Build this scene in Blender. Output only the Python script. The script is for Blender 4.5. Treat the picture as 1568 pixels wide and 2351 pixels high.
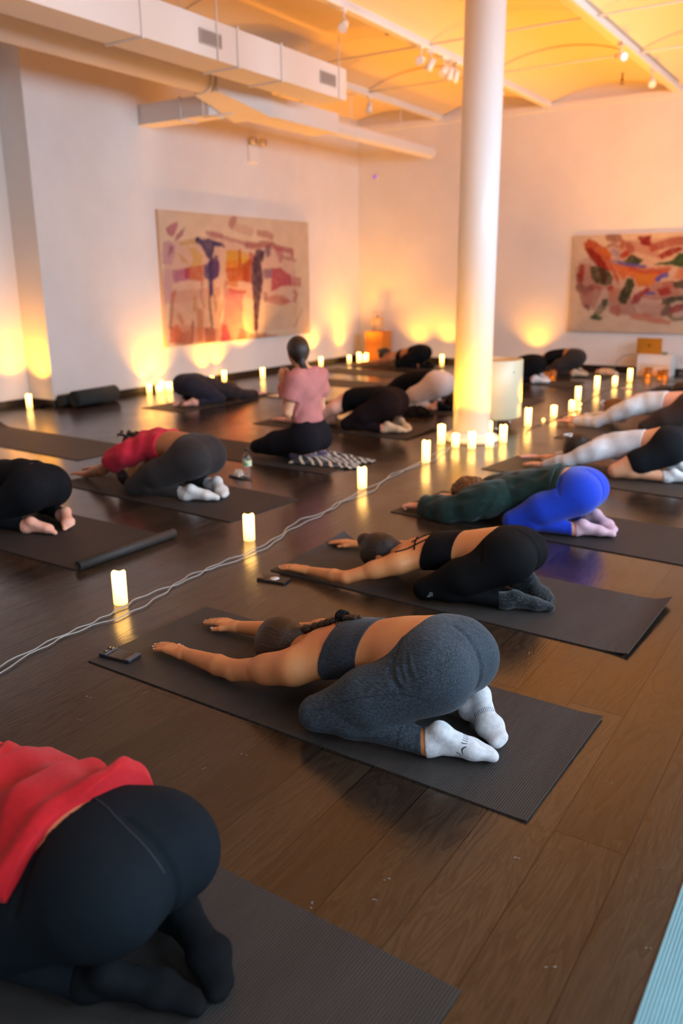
import bpy, bmesh, math, random
import numpy as np
from mathutils import Vector, Matrix, noise as mnoise

for o in list(bpy.data.objects): bpy.data.objects.remove(o)
S = bpy.context.scene
COL = S.collection
R = math.radians
random.seed(7)

# ------------------------------------------------------------------ camera
CAM_H = 1.42
cd = bpy.data.cameras.new('camera'); cam = bpy.data.objects.new('camera', cd); COL.objects.link(cam)
_y, _p, _r = R(32.87), R(15.68), R(0.51)
fw = Vector((-math.sin(_y)*math.cos(_p), math.cos(_y)*math.cos(_p), -math.sin(_p)))
rt = Vector((math.cos(_y), math.sin(_y), 0)); up = rt.cross(fw)
rr = math.cos(_r)*rt - math.sin(_r)*up; uu = math.sin(_r)*rt + math.cos(_r)*up
M = Matrix((rr, uu, -fw)).transposed().to_4x4(); M.translation = (0, 0, CAM_H)
cam.matrix_world = M
cd.sensor_fit = 'VERTICAL'; cd.sensor_height = 36.0; cd.lens = 36.0*1906/2351
cd.clip_start = 0.05; cd.clip_end = 60
cd.dof.use_dof = True; cd.dof.focus_distance = 2.75; cd.dof.aperture_fstop = 1.9
S.camera = cam

# ------------------------------------------------------------------ light, exposure
S.view_settings.view_transform = 'Standard'; S.view_settings.look = 'None'
S.view_settings.gamma = 1.0; S.view_settings.use_curve_mapping = False
S.view_settings.exposure = 0.38
CANDLE_RGB = (1.0, 0.385, 0.02)      # light of the flame LEDs
CANDLE_W = 185.0                      # watts of each flame
DAY_RGB = (0.62, 0.80, 1.0)
w = bpy.data.worlds.new('world'); S.world = w; w.use_nodes = True
w.node_tree.nodes['Background'].inputs[0].default_value = (0.45, 0.62, 1.0, 1)
w.node_tree.nodes['Background'].inputs[1].default_value = 0.6
def window_light(name, loc, rot, sx, sy, power):
    l = bpy.data.lights.new(name, 'AREA'); l.shape = 'RECTANGLE'; l.size = sx; l.size_y = sy
    l.energy = power; l.color = DAY_RGB; l.spread = R(150)
    o = bpy.data.objects.new(name, l); COL.objects.link(o); o.location = loc; o.rotation_euler = rot
    return o
# dusk daylight through the windows of the right wall (X = 3.6)
WIN = [(-1.6, 1.7), (1.3, 1.7), (4.2, 1.7), (7.1, 1.7), (10.0, 1.7)]           # centre y, width
for (yc, wd), pw in zip(WIN, (75.0, 95.0, 155.0, 155.0, 90.0)):
    window_light('daylight_window', (3.56, yc, 2.6), (0, R(74), 0), 1.7, wd, pw)

# ------------------------------------------------------------------ tags and small builders
def link(o, parent=None):
    COL.objects.link(o)
    if parent is not None: o.parent = parent
    return o
def tag(o, label, cat, group=None, kind=None):
    if label: o['label'] = label
    if cat: o['category'] = cat
    if group: o['group'] = group
    if kind: o['kind'] = kind
    return o
def empty(name, loc, rz=0.0, label=None, cat=None, group=None):
    o = bpy.data.objects.new(name, None); o.empty_display_size = 0.1
    link(o); o.location = loc; o.rotation_euler = (0, 0, rz)
    return tag(o, label, cat, group)
def mesh_obj(name, verts, faces, mat, parent=None, smooth=True, attrs=None):
    me = bpy.data.meshes.new(name)
    me.from_pydata([tuple(v) for v in verts] if not isinstance(verts, np.ndarray) else verts.tolist(), [], faces if not isinstance(faces, np.ndarray) else faces.tolist())
    if smooth: me.polygons.foreach_set('use_smooth', [True]*len(me.polygons))
    if attrs:
        for k, v in attrs.items():
            a = me.attributes.new(k, 'FLOAT_VECTOR', 'POINT'); a.data.foreach_set('vector', np.asarray(v, dtype=np.float32).ravel())
    if mat is not None:
        for m_ in (mat if isinstance(mat, (list, tuple)) else [mat]): me.materials.append(m_)
    me.update()
    return link(bpy.data.objects.new(name, me), parent)
def bm_obj(name, bm, mat, parent=None, smooth=False, bevel=0.0, seg=2):
    me = bpy.data.meshes.new(name); bmesh.ops.recalc_face_normals(bm, faces=bm.faces); bm.to_mesh(me); bm.free()
    if smooth:
        me.polygons.foreach_set('use_smooth', [True]*len(me.polygons))
    for m_ in (mat if isinstance(mat, (list, tuple)) else [mat]): me.materials.append(m_)
    o = link(bpy.data.objects.new(name, me), parent)
    if bevel:
        b = o.modifiers.new('bevel', 'BEVEL'); b.width = bevel; b.segments = seg; b.limit_method = 'ANGLE'; b.angle_limit = R(40)
    return o
def box(bm, x0, x1, y0, y1, z0, z1, mi=0):
    v = [bm.verts.new(p) for p in ((x0,y0,z0),(x1,y0,z0),(x1,y1,z0),(x0,y1,z0),(x0,y0,z1),(x1,y0,z1),(x1,y1,z1),(x0,y1,z1))]
    for f in ((0,3,2,1),(4,5,6,7),(0,1,5,4),(1,2,6,5),(2,3,7,6),(3,0,4,7)):
        fc = bm.faces.new([v[i] for i in f]); fc.material_index = mi
def box_obj(name, b, mat, parent=None, bevel=0.0):
    bm = bmesh.new(); box(bm, *b); return bm_obj(name, bm, mat, parent, bevel=bevel)
def tube(bm, pts, r, seg=8, caps=True):
    """swept tube through points; r a number or a list"""
    pts = [Vector(p) for p in pts]; n = len(pts); rs = r if isinstance(r, (list, tuple)) else [r]*n
    rings = []; ref = Vector((0, 0, 1))
    for i, p in enumerate(pts):
        t = (pts[min(i+1, n-1)] - pts[max(i-1, 0)]).normalized()
        a = ref - t*ref.dot(t)
        if a.length < 1e-3: a = Vector((1, 0, 0)) - t*t.x
        a.normalize(); b = t.cross(a); ref = a
        rings.append([bm.verts.new(p + (a*math.cos(2*math.pi*k/seg) + b*math.sin(2*math.pi*k/seg))*rs[i]) for k in range(seg)])
    for i in range(n-1):
        for k in range(seg):
            f = bm.faces.new((rings[i][k], rings[i][(k+1) % seg], rings[i+1][(k+1) % seg], rings[i+1][k])); f.smooth = True
    if caps:
        bm.faces.new(rings[0][::-1]); bm.faces.new(rings[-1])
def lathe(bm, prof, seg=32, c=(0, 0, 0), mi=0):
    """prof: list of (r, z) from bottom to top; r==0 closes"""
    rings = []
    for r_, z_ in prof:
        if r_ < 1e-6: rings.append([bm.verts.new((c[0], c[1], c[2]+z_))])
        else: rings.append([bm.verts.new((c[0]+r_*math.cos(2*math.pi*k/seg), c[1]+r_*math.sin(2*math.pi*k/seg), c[2]+z_)) for k in range(seg)])
    for a, b in zip(rings, rings[1:]):
        for k in range(seg):
            k2 = (k+1) % seg
            vs = [a[k % len(a)], a[k2 % len(a)], b[k2 % len(b)], b[k % len(b)]]
            u = []
            for v_ in vs:
                if v_ not in u: u.append(v_)
            if len(u) > 2:
                f = bm.faces.new(u); f.smooth = True; f.material_index = mi
def catmull(P, n=8):
    P = [np.array(p, float) for p in P]; P = [2*P[0]-P[1]] + P + [2*P[-1]-P[-2]]; o = []
    for i in range(1, len(P)-2):
        for k in range(n):
            t = k/n; a, b, c_, d = P[i-1], P[i], P[i+1], P[i+2]
            o.append(0.5*((2*b)+(-a+c_)*t+(2*a-5*b+4*c_-d)*t*t+(-a+3*b-3*c_+d)*t**3))
    o.append(P[-2]); return o
def copy_tree(o, parent=None):
    c = o.copy(); COL.objects.link(c)
    if parent is not None: c.parent = parent
    for ch in list(o.children): copy_tree(ch, c)
    return c

# ------------------------------------------------------------------ materials
def srgb(h):
    if isinstance(h, str):
        h = h.lstrip('#'); v = [int(h[i:i+2], 16)/255 for i in (0, 2, 4)]
    else: v = list(h)
    return tuple(x/12.92 if x <= 0.04045 else ((x+0.055)/1.055)**2.4 for x in v)
class NT:
    def __init__(s, name):
        s.m = bpy.data.materials.new(name); s.m.use_nodes = True; s.t = s.m.node_tree; s.t.nodes.clear()
        s.out = s.n('ShaderNodeOutputMaterial'); s.b = s.n('ShaderNodeBsdfPrincipled'); s.l(s.b, 0, s.out, 0)
    def n(s, ty, **kw):
        nd = s.t.nodes.new(ty)
        for k, v in kw.items():
            if isinstance(k, str) and hasattr(nd, k): setattr(nd, k, v)
        return nd
    def l(s, a, ao, b, bi): s.t.links.new(a.outputs[ao], b.inputs[bi])
    def set(s, **kw):
        for k, v in kw.items():
            k = {'base': 'Base Color', 'rough': 'Roughness', 'metal': 'Metallic', 'spec': 'Specular IOR Level', 'trans': 'Transmission Weight', 'ior': 'IOR', 'sheen': 'Sheen Weight', 'coat': 'Coat Weight', 'coat_rough': 'Coat Roughness', 'emit': 'Emission Color', 'emit_s': 'Emission Strength', 'sss': 'Subsurface Weight', 'sssr': 'Subsurface Radius', 'ssss': 'Subsurface Scale', 'alpha': 'Alpha'}[k]
            if isinstance(v, (tuple, list)) and len(v) == 3 and k != 'Subsurface Radius': v = (*v, 1)
            s.b.inputs[k].default_value = v
        return s
    def coord(s, kind='Object', scale=(1, 1, 1), rot=(0, 0, 0)):
        tc = s.n('ShaderNodeTexCoord'); mp = s.n('ShaderNodeMapping'); mp.inputs['Scale'].default_value = scale; mp.inputs['Rotation'].default_value = rot
        s.l(tc, kind, mp, 0); return mp
    def noise(s, src, scale, detail=4, rough=0.5, dist=0.0):
        nz = s.n('ShaderNodeTexNoise'); nz.inputs['Scale'].default_value = scale; nz.inputs['Detail'].default_value = detail
        nz.inputs['Roughness'].default_value = rough; nz.inputs['Distortion'].default_value = dist
        if src is not None: s.l(src, 0, nz, 0)
        return nz
    def ramp(s, src, stops, so=0, interp='LINEAR'):
        rp = s.n('ShaderNodeValToRGB'); rp.color_ramp.interpolation = interp
        els = rp.color_ramp.elements
        while len(els) < len(stops): els.new(0.5)
        for e, (p, c) in zip(els, stops):
            e.position = p; e.color = (*c, 1) if isinstance(c, (tuple, list)) else (c, c, c, 1)
        s.l(src, so, rp, 0); return rp
    def mix(s, fac, a, b, mode='MIX', fo=0):
        mx = s.n('ShaderNodeMix'); mx.data_type = 'RGBA'; mx.blend_type = mode
        if isinstance(fac, (int, float)): mx.inputs[0].default_value = fac
        else: s.t.links.new(fac.outputs[fo], mx.inputs[0])
        for i, v in ((6, a), (7, b)):
            if isinstance(v, (tuple, list)): mx.inputs[i].default_value = (*v[:3], 1)
            elif isinstance(v, bpy.types.NodeSocket): s.t.links.new(v, mx.inputs[i])
            else: s.t.links.new(v.outputs[2] if v.bl_idname == 'ShaderNodeMix' else v.outputs[0], mx.inputs[i])
        return mx
    def math(s, op, a, b=0.0):
        m_ = s.n('ShaderNodeMath'); m_.operation = op
        for i, v in ((0, a), (1, b)):
            if isinstance(v, (int, float)): m_.inputs[i].default_value = v
            elif isinstance(v, bpy.types.NodeSocket): s.t.links.new(v, m_.inputs[i])
            else: s.t.links.new(v.outputs[0], m_.inputs[i])
        return m_
    def base(s, nd):
        s.t.links.new(nd.outputs[2] if nd.bl_idname == 'ShaderNodeMix' else nd.outputs[0], s.b.inputs['Base Color'])
    def bump(s, h, strength=0.3, dist=0.01, ho=0):
        b = s.n('ShaderNodeBump'); b.inputs['Strength'].default_value = strength; b.inputs['Distance'].default_value = dist
        s.l(h, ho, b, 'Height'); s.l(b, 0, s.b, 'Normal'); return b
def plain(name, base, rough=0.6, **kw):
    t = NT(name); t.set(base=base, rough=rough, **kw); return t.m
def fabric(name, base, rough=0.85, var=0.15, scale=40, weave=900, bump=0.25, sheen=0.05, spec=0.3, stretch=(1, 1, 1)):
    if max(base) < .02: sheen, spec = 0.0, .12
    t = NT(name); t.set(rough=rough, sheen=sheen, spec=spec)
    mp = t.coord(scale=stretch); nz = t.noise(mp, scale, 5, 0.65)
    lo = tuple(c*(1-var) for c in base); hi = tuple(min(1, c*(1+var)) for c in base)
    t.base(t.ramp(nz, [(0.3, lo), (0.7, hi)]))
    n2 = t.noise(mp, weave, 2, 0.5); t.bump(n2, bump, 0.002)
    return t.m
def skin(name, base, red=None):
    t = NT(name); t.set(rough=0.48, spec=0.4, sss=0.12, sssr=(0.8, 0.25, 0.12), ssss=0.02)
    mp = t.coord(); nz = t.noise(mp, 9, 4, 0.6)
    red = red or (min(1, base[0]*1.02), base[1]*0.82, base[2]*0.78)
    t.base(t.ramp(nz, [(0.35, base), (0.75, red)]))
    t.bump(t.noise(mp, 320, 3, 0.6), 0.12, 0.002)
    return t.m
def hairmat(name, dark, light, scale=(6, 160, 160)):
    t = NT(name); t.set(rough=0.42, spec=0.5)
    mp = t.coord(scale=scale); nz = t.noise(mp, 1.0, 4, 0.6, 0.6)
    t.base(t.ramp(nz, [(0.3, dark), (0.72, light)])); t.bump(nz, 0.7, 0.006)
    return t.m
# ------------------------------------------------------------------ smooth solid modelling (bodies, clothes)
A = lambda *v: np.array(v, float)
def nrm(v): v = np.asarray(v, float); return v/np.linalg.norm(v)
F32 = np.float32
class RC:                                    # tapered capsule, optionally flattened along an axis
    def __init__(s, a, b, r1, r2=None, flat=None, f=1.0):
        s.a, s.b = np.asarray(a, float), np.asarray(b, float); s.r1 = r1; s.r2 = r1 if r2 is None else r2
        s.ba = (s.b-s.a).astype(np.float32); s.a = s.a.astype(np.float32); s.l2 = max(1e-12, float(s.ba@s.ba)); s.c = ((s.a+s.b)/2).astype(np.float32); s.R = math.sqrt(s.l2)/2+max(s.r1, s.r2)
        s.n = None if flat is None else nrm(flat).astype(np.float32); s.f = f
    def __call__(s, P):
        pa = P-s.a; t = np.clip(pa@s.ba/s.l2, 0, 1); q = pa-t[..., None]*s.ba
        if s.n is not None: q = q+(q@s.n)[..., None]*s.n*(s.f-1)
        return np.sqrt((q*q).sum(-1))-(s.r1+(s.r2-s.r1)*t)
class EL:                                    # ellipsoid; axes u, v orthonormalised, w = u x v
    def __init__(s, c, rad, u=(1, 0, 0), v=(0, 1, 0)):
        s.c = np.asarray(c, np.float32); s.rad = np.asarray(rad, np.float32); u = nrm(u); v = np.asarray(v, float); v = nrm(v-u*(v@u))
        s.M = np.stack([u, v, np.cross(u, v)], 1).astype(np.float32); s.R = float(s.rad.max())
    def __call__(s, P):
        q = (P-s.c)@s.M/s.rad; k0 = np.sqrt((q*q).sum(-1))+1e-9; k1 = np.sqrt(((q/s.rad)**2).sum(-1))+1e-9
        return k0*(k0-1)/k1
def smin(a, b, k):
    h = np.maximum(k-np.abs(a-b), 0); return np.minimum(a, b)-h*h*(0.25/k) if k else np.minimum(a, b)
class Grp:                                   # union of primitives, each with its own blend radius
    def __init__(s, items): s.items = items
    def __call__(s, P, bc=None, h=0.0):
        d = np.full(P.shape[:-1], 0.6, P.dtype)
        for pr, k in s.items:
            if bc is None: d = smin(d, pr(P), k)
            else:
                m = ((bc-pr.c)**2).sum(-1) < (pr.R+h+k+0.03)**2
                if m.any(): d[m] = smin(d[m], pr(P[m]), k)
        return d
class Uni:
    def __init__(s, parts): s.parts = parts  # [(field, k), ...]
    def __call__(s, P, bc=None, h=0.0):
        d = s.parts[0][0](P, bc, h)
        for f, k in s.parts[1:]: d = smin(d, f(P, bc, h), k)
        return d
class Fn:
    def __init__(s, fn): s.fn = fn
    def __call__(s, P, bc=None, h=0.0): return s.fn(P, bc, h)
def half(pt, n):                             # negative on the side the normal points away from
    pt = np.asarray(pt, float); n = nrm(n); return lambda P: (P-pt)@n
def polygonise(F, lo, hi, s):
    lo = np.asarray(lo, float); hi = np.asarray(hi, float); Bn = 8; bs = s*Bn
    nb = np.ceil((hi-lo)/bs).astype(int)+1
    I = np.stack(np.meshgrid(*[np.arange(n) for n in nb], indexing='ij'), -1).reshape(-1, 3)
    ctr = lo+(I+0.5)*bs; hd = bs*0.8661
    d = F(ctr[:, None, :], ctr, hd*2.0)[:, 0]
    I = I[np.abs(d) < hd*1.45]
    if len(I) == 0: return np.zeros((0, 3)), np.zeros((0, 4), int)
    ctr = lo+(I+0.5)*bs
    g = np.stack(np.meshgrid(*[np.arange(Bn+1)]*3, indexing='ij'), -1).reshape(-1, 3)
    G = np.empty((len(I), (Bn+1)**3), np.float32)
    for st in range(0, len(I), 1200):
        J = I[st:st+1200]
        P = (lo+(J[:, None, :]*Bn+g[None])*s).astype(np.float32)
        G[st:st+1200] = F(P, ctr[st:st+1200], hd)
    G = G.reshape(-1, Bn+1, Bn+1, Bn+1); ins = G < 0
    cnt = np.zeros((len(I), Bn, Bn, Bn), int); acc = np.zeros((len(I), Bn, Bn, Bn, 3)); ne = np.zeros((len(I), Bn, Bn, Bn))
    sl = lambda o: slice(o, Bn+o)
    for a in range(3):
        for o1 in (0, 1):
            for o2 in (0, 1):
                off0 = [0, 0, 0]; oth = [i for i in range(3) if i != a]; off0[oth[0]] = o1; off0[oth[1]] = o2
                off1 = list(off0); off1[a] = 1
                g0 = G[:, sl(off0[0]), sl(off0[1]), sl(off0[2])]; g1 = G[:, sl(off1[0]), sl(off1[1]), sl(off1[2])]
                m = (g0 < 0) != (g1 < 0)
                t = np.where(m, g0/np.where(m, g0-g1, 1), 0)
                for ax in range(3):
                    acc[..., ax] += np.where(m, (t if ax == a else off0[ax]), 0)
                ne += m
    act = ne > 0
    b, i, j, k = np.nonzero(act)
    cell = I[b]*Bn+np.stack([i, j, k], 1)
    V = lo+(cell+acc[act]/ne[act][:, None])*s
    N = (nb*Bn+2).astype(np.int64)
    key = (cell[:, 0]*N[1]+cell[:, 1])*N[2]+cell[:, 2]
    order = np.argsort(key); key = key[order]; V = V[order]
    Q = []
    for a in range(3):
        c0 = ins[:, :Bn, :Bn, :Bn]; sh = [slice(0, Bn)]*3; sh[a] = slice(1, Bn+1); c1 = ins[(slice(None), *sh)]
        b, i, j, k = np.nonzero(c0 != c1)
        g0 = I[b]*Bn+np.stack([i, j, k], 1); flip = c0[b, i, j, k]
        u, v = [(1, 2), (2, 0), (0, 1)][a]
        qs = []
        for du, dv in ((1, 1), (0, 1), (0, 0), (1, 0)):
            c = g0.copy(); c[:, u] -= du; c[:, v] -= dv
            kk = (c[:, 0]*N[1]+c[:, 1])*N[2]+c[:, 2]
            p = np.clip(np.searchsorted(key, kk), 0, len(key)-1); qs.append(np.where(key[p] == kk, p, -1))
        q = np.stack(qs, 1); q[~flip] = q[~flip][:, ::-1]
        Q.append(q[(q >= 0).all(1)])
    return V, np.concatenate(Q)
def field_obj(name, F, lo, hi, s, mat, parent=None, attr=None):
    V, Q = polygonise(F, lo, hi, s)
    return mesh_obj(name, V, Q, mat, parent, True, {k: f(V) for k, f in attr.items()} if attr else None)
def onto(F, P, steps=6):                     # slide points along the gradient onto the surface
    P = np.asarray(P, float).copy(); e = 1e-3
    for _ in range(steps):
        d = F(P[:, None, :])[:, 0]
        g = np.stack([F((P+np.eye(3)[i]*e)[:, None, :])[:, 0]-F((P-np.eye(3)[i]*e)[:, None, :])[:, 0] for i in range(3)], 1)/(2*e)
        P = P-(d/np.maximum((g*g).sum(1), 0.2))[:, None]*g
    return P
def waves(P, L, sharp=False):                             # cloth folds: L = [(direction, cycles per metre, phase, amplitude), ...]
    o = 0
    w1 = np.sin(P[..., 0]*11+P[..., 1]*7)+np.sin(P[..., 2]*13-P[..., 0]*5)
    for dr, fq, ph, am in L:
        w = np.sin((P@nrm(dr).astype(P.dtype))*fq*2*math.pi+ph+1.1*w1); o = o+(am*(1-2*np.abs(w)**1.15) if am > .0085 else am*w)
    return o
# ------------------------------------------------------------------ people
def hand(W, d, n, lat, L, sc=1.0, spread=0.06, curl=0.0, fist=0.0):
    """W wrist, d towards fingers, n back of the hand, lat towards the thumb"""
    W = A(*W); d = nrm(d); n = nrm(A(*n)-d*(A(*n)@d)); lat = nrm(A(*lat)-d*(A(*lat)@d)-n*(A(*lat)@n)); it = []; tips = []
    pt = lambda x, y, z: W+(d*x+lat*y+n*z)*sc
    kn = [(.024, .084, .070), (.0075, .088, .079), (-.009, .083, .072), (-.0245, .075, .056)]
    for i, (y, kx, fl) in enumerate(kn):
        K = pt(kx, y, 0.004); it.append((RC(pt(0.0, y*.55, 0), K, .0165*sc, .0108*sc), .012))
    for i, (y, kx, fl) in enumerate(kn):
        p = pt(kx, y, 0.004); a = spread*(1.5-i); ang = -0.10-curl*0.4
        r = (.0088, .009, .0087, .0078)[i]*sc
        for s_, (q, r2) in enumerate(((.45, .95), (.30, .88), (.25, .78))):
            v = d*math.cos(a)+lat*math.sin(a); v = v*math.cos(ang)+n*math.sin(ang)
            p2 = p+v*fl*q*sc; it.append((RC(p, p2, r, r*r2 if s_ == 2 else r*.95), .004)); r *= .95; p = p2
            ang -= 0.10+curl*0.5+fist*1.25
        tips.append((p, v, n, r))
    b = pt(.018, .018, -.002); m = pt(.050, .042, -.006); e = pt(.080, .056-.01*curl, -.010)
    it += [(RC(b, m, .0150*sc, .0115*sc), .012), (RC(m, e, .0105*sc, .0085*sc), .005)]
    tips.append((e, nrm(e-m), n, .0085*sc))
    return it, tips
def foot(An, He, Ba, To, flat, toes=False):
    An, He, Ba, To = A(*An), A(*He), A(*Ba), A(*To); ax = nrm(To-He); fl = nrm(A(*flat)-ax*(A(*flat)@ax)); la = np.cross(ax, fl)
    it = [(RC(An, He, .031, .028), .02), (RC(He, Ba, .028, .027, fl, 1.15), .02), (RC(An, Ba, .030, .024), .025),
          (RC(Ba+la*.017, Ba-la*.017, .023, .023, fl, 1.2), .02)]
    if toes:
        for i in range(5):
            y = (.028, .012, -.001, -.014, -.026)[i]; ln = (.052, .048, .042, .036, .028)[i]; r = (.013, .0095, .009, .0085, .008)[i]
            b = Ba+la*y*.9; it.append((RC(b, b+ax*ln+la*y*.15-fl*.004, r*1.1, r), .004))
    else: it += [(RC(Ba+la*.012, To+la*.010, .024, .019, fl, 1.2), .02), (RC(Ba-la*.014, To-la*.012-ax*.012, .022, .017, fl, 1.2), .02)]
    return it
BASE = dict(hip=(.045, .09, .235), butt=(.04, .076, .245), knee=(.37, .21, .065), ank=(.03, .13, .04), heel=(-.01, .125, .075), ball=(-.09, .07, .035), toe=(-.145, .04, .022),
    pel=(.075, 0, .265), waist=(.2, 0, .265), chest=(.38, 0, .20), ub=(.5, 0, .165), neck=(.60, 0, .135), head=(.725, 0, .10),
    sh=(.55, .145, .135), el=(.84, .185, .055), wr=(1.14, .13, .032), crown=(1, 0, .05), face=(.05, 0, -1), hd=(1, 0, -.05), hn=(0, 0, 1), sole=(.3, 0, 1))
def joints(**ov):
    J = {}
    for k, v in BASE.items():
        v = A(*v)
        if k in ('pel', 'waist', 'chest', 'ub', 'neck', 'head', 'crown', 'face'): J[k] = v
        elif k in ('hd', 'hn', 'sole'): J[k+'L'] = v.copy(); J[k+'R'] = v.copy()
        else: J[k+'L'] = v; J[k+'R'] = v*A(1, -1, 1)
    for k, v in ov.items():
        v = A(*v)
        if k in J: J[k] = v
        else: J[k+'L'] = v; J[k+'R'] = v*A(1, -1, 1)
    return J
def add_grooves(B, paths, r=.0075, depth=.001, k=.02):
    it = []
    for p in paths:
        q = onto(B.Fall, np.array(catmull(p, 4)))
        for i in range(len(q)-1): it.append((RC(q[i], q[i+1], r*math.sin(math.pi*(i+.4)/(len(q)-.2))), .002))
    G = Grp(it); F0 = B.Fall0
    B.Fall0 = Fn(lambda P, bc=None, h=0.0: -smin(-F0(P, bc, h), G(P, bc, h), k)); B.Fall = B.floor(B.Fall0)
class Body:
    def __init__(s, J, leg=1.0, belly=1.0, arm=1.0, hip=1.0, toes=False, fist=0.0, hs=1.0, chestw=1.0, spread=.06, curl=0.0, zmin=0.0, thumb=1):
        s.J = J; lat = nrm(J['hipL']-J['hipR']); s.lat = lat; sp1 = nrm(J['waist']-J['pel']); sp2 = nrm(J['ub']-J['waist'])
        s.pel = [(EL(J['pel'], (.115, .15*hip, .105), sp1, lat), .05)]
        for q in 'LR': s.pel.append((EL(J['butt'+q], (.115*hip, .090*hip, .108*hip), sp1, lat), .035))
        bm_ = (J['buttL']+J['buttR'])/2; s.pel.append((EL(bm_, (.098*hip, .055, .100*hip), sp1, lat), .04))
        s.tor = [(EL(J['pel'], (.115, .15*hip, .105), sp1, lat), .05), (EL(J['waist'], (.13, .122*belly, .088*belly), nrm(J['chest']-J['pel']), lat), .07),
                 (EL(J['chest'], (.155, .135*chestw, .098), sp2, lat), .06), (EL(J['ub'], (.115, .15*chestw, .078), nrm(J['neck']-J['chest']), lat), .05)]
        s.leg = {}; s.shin = {}; s.foot = {}; s.arm = {}; s.hand = {}; s.tips = {}
        for q in 'LR':
            H, K, An = J['hip'+q], J['knee'+q], J['ank'+q]; m = H*.45+K*.55
            s.leg[q] = [(RC(H, m, .100*leg*hip, .085*leg), .05), (RC(J['butt'+q]+A(.03, .01 if q == 'L' else -.01, -.035), m-A(.03, 0, .012), .088*leg*hip, .072*leg), .06), (RC(m, K, .085*leg, .056*leg), .04)]
            c = K*.68+An*.32+A(0, 0, .012)
            s.shin[q] = [(RC(K, c, .054*leg, .054*leg), .02), (RC(c, An, .054*leg, .034), .03)]
            s.foot[q] = foot(An, J['heel'+q], J['ball'+q], J['toe'+q], J['sole'+q], toes)
            S_, E_, W_ = J['sh'+q], J['el'+q], J['wr'+q]; f1 = E_*.7+W_*.3
            s.tor.append((RC(J['neck']*.6+J['ub']*.4, S_, .045, .05*arm), .05))
            s.arm[q] = [(RC(S_, S_*.5+E_*.5, .049*arm, .044*arm), .06), (RC(J['chest']*.35+S_*.65-A(0, 0, .005), S_*.6+E_*.4, .050*arm, .040*arm), .06), (RC(S_*.5+E_*.5, E_, .045*arm, .0385*arm), .012),
                        (RC(E_, f1, .0385*arm, .038*arm), .012), (RC(f1, W_, .038*arm, .0235*arm), .012)]
            sg = -1 if q == 'L' else 1
            s.hand[q], s.tips[q] = hand(W_, J['hd'+q], J['hn'+q], lat*sg*thumb, None, hs, spread, curl, fist)
        C, u, f = J['head'], nrm(J['crown']), nrm(J['face']); f = nrm(f-u*(f@u)); l = np.cross(u, f); s.hc, s.hu, s.hf, s.hl = C, u, f, l
        h = lambda a, b, c: C+u*a+f*b+l*c
        s.hd = [(RC(J['neck'], h(-.05, -.03, 0), .052, .05), .03), (EL(h(.02, -.008, 0), (.092, .098, .076), u, f), .02), (EL(h(-.045, .035, 0), (.068, .058, .058), u, f), .03),
                (RC(h(-.015, .083, 0), h(-.038, .106, 0), .009, .0135), .008), (EL(h(-.095, .072, 0), (.02, .02, .022), u, f), .02),
                (RC(h(-.068, .090, .014), h(-.068, .090, -.014), .0075), .006), (RC(h(.022, .083, .032), h(.022, .083, -.032), .012), .02)]
        for g in (1, -1):
            s.hd += [(EL(h(-.012, -.005, g*.077), (.03, .018, .009), u, f), .006), (EL(h(-.035, .066, g*.038), (.025, .02, .018), u, f), .02), (EL(h(0, .078, g*.031), (.011, .01, .014), u, f), .004)]
        gl = lambda L, k=.02: Grp(L)
        s.Fpel, s.Ftor, s.Fhead = Grp(s.pel), Grp(s.tor), Grp(s.hd)
        s.Fleg = Grp(s.pel+s.leg['L']+[]); 
        s.Fthigh = Uni([(Uni([(Grp(s.pel+s.leg['L']), 0)]), 0), (Grp(s.pel+s.leg['R']), .035)])
        s.Fshin = {q: Grp(s.shin[q]) for q in 'LR'}; s.Ffoot = {q: Grp(s.foot[q]) for q in 'LR'}; s.Farm = {q: Grp(s.arm[q]) for q in 'LR'}; s.Fhand = {q: Grp(s.hand[q]) for q in 'LR'}
        s.Fcalf = {q: Uni([(s.Fshin[q], 0), (s.Ffoot[q], .02)]) for q in 'LR'}
        s.Flegs = Uni([(s.Fthigh, 0), (s.Fcalf['L'], .010), (s.Fcalf['R'], .010)])
        s.Fshins = Uni([(s.Fthigh, 0), (s.Fshin['L'], .010), (s.Fshin['R'], .010)])
        s.Farms = {q: Uni([(s.Farm[q], 0), (s.Fhand[q], .012)]) for q in 'LR'}
        s.Fup = Uni([(s.Ftor, 0), (s.Farms['L'], .04), (s.Farms['R'], .04), (s.Fhead, .02)])
        s.Fall0 = Uni([(s.Ftor, 0), (s.Fthigh, .02), (s.Farms['L'], .04), (s.Farms['R'], .04), (s.Fhead, .02), (s.Fcalf['L'], .010), (s.Fcalf['R'], .010)])
        s.z0 = zmin
        s.Fall = s.floor(s.Fall0)
        pts = np.array([v for k, v in J.items() if k[:2] not in ('cr', 'fa', 'hd', 'hn', 'so')]); s.lo = pts.min(0)-.24; s.hi = pts.max(0)+.24; s.lo[2] = -.02
    def floor(s, F): return Fn(lambda P, bc, h: np.maximum(F(P, bc, h), s.z0+.001-P[..., 2]))
    def box(s, pts, m): pts = np.asarray(pts); lo = pts.min(0)-m; lo[2] = max(lo[2], -.02); return lo, pts.max(0)+m
def person(label, loc, heading, scale, B, skinm, res, gar, hair=None, group=None):
    """the body is one mesh; gar and hair are builders that add children"""
    o = field_obj('person', B.Fall, B.lo, B.hi, res, skinm)
    tag(o, label, 'person', group); o.location = loc; o.rotation_euler = (0, 0, R(heading)); o.scale = (scale,)*3
    for g in gar: g(o, B, res)
    if hair: hair(o, B, res)
    return o
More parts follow.
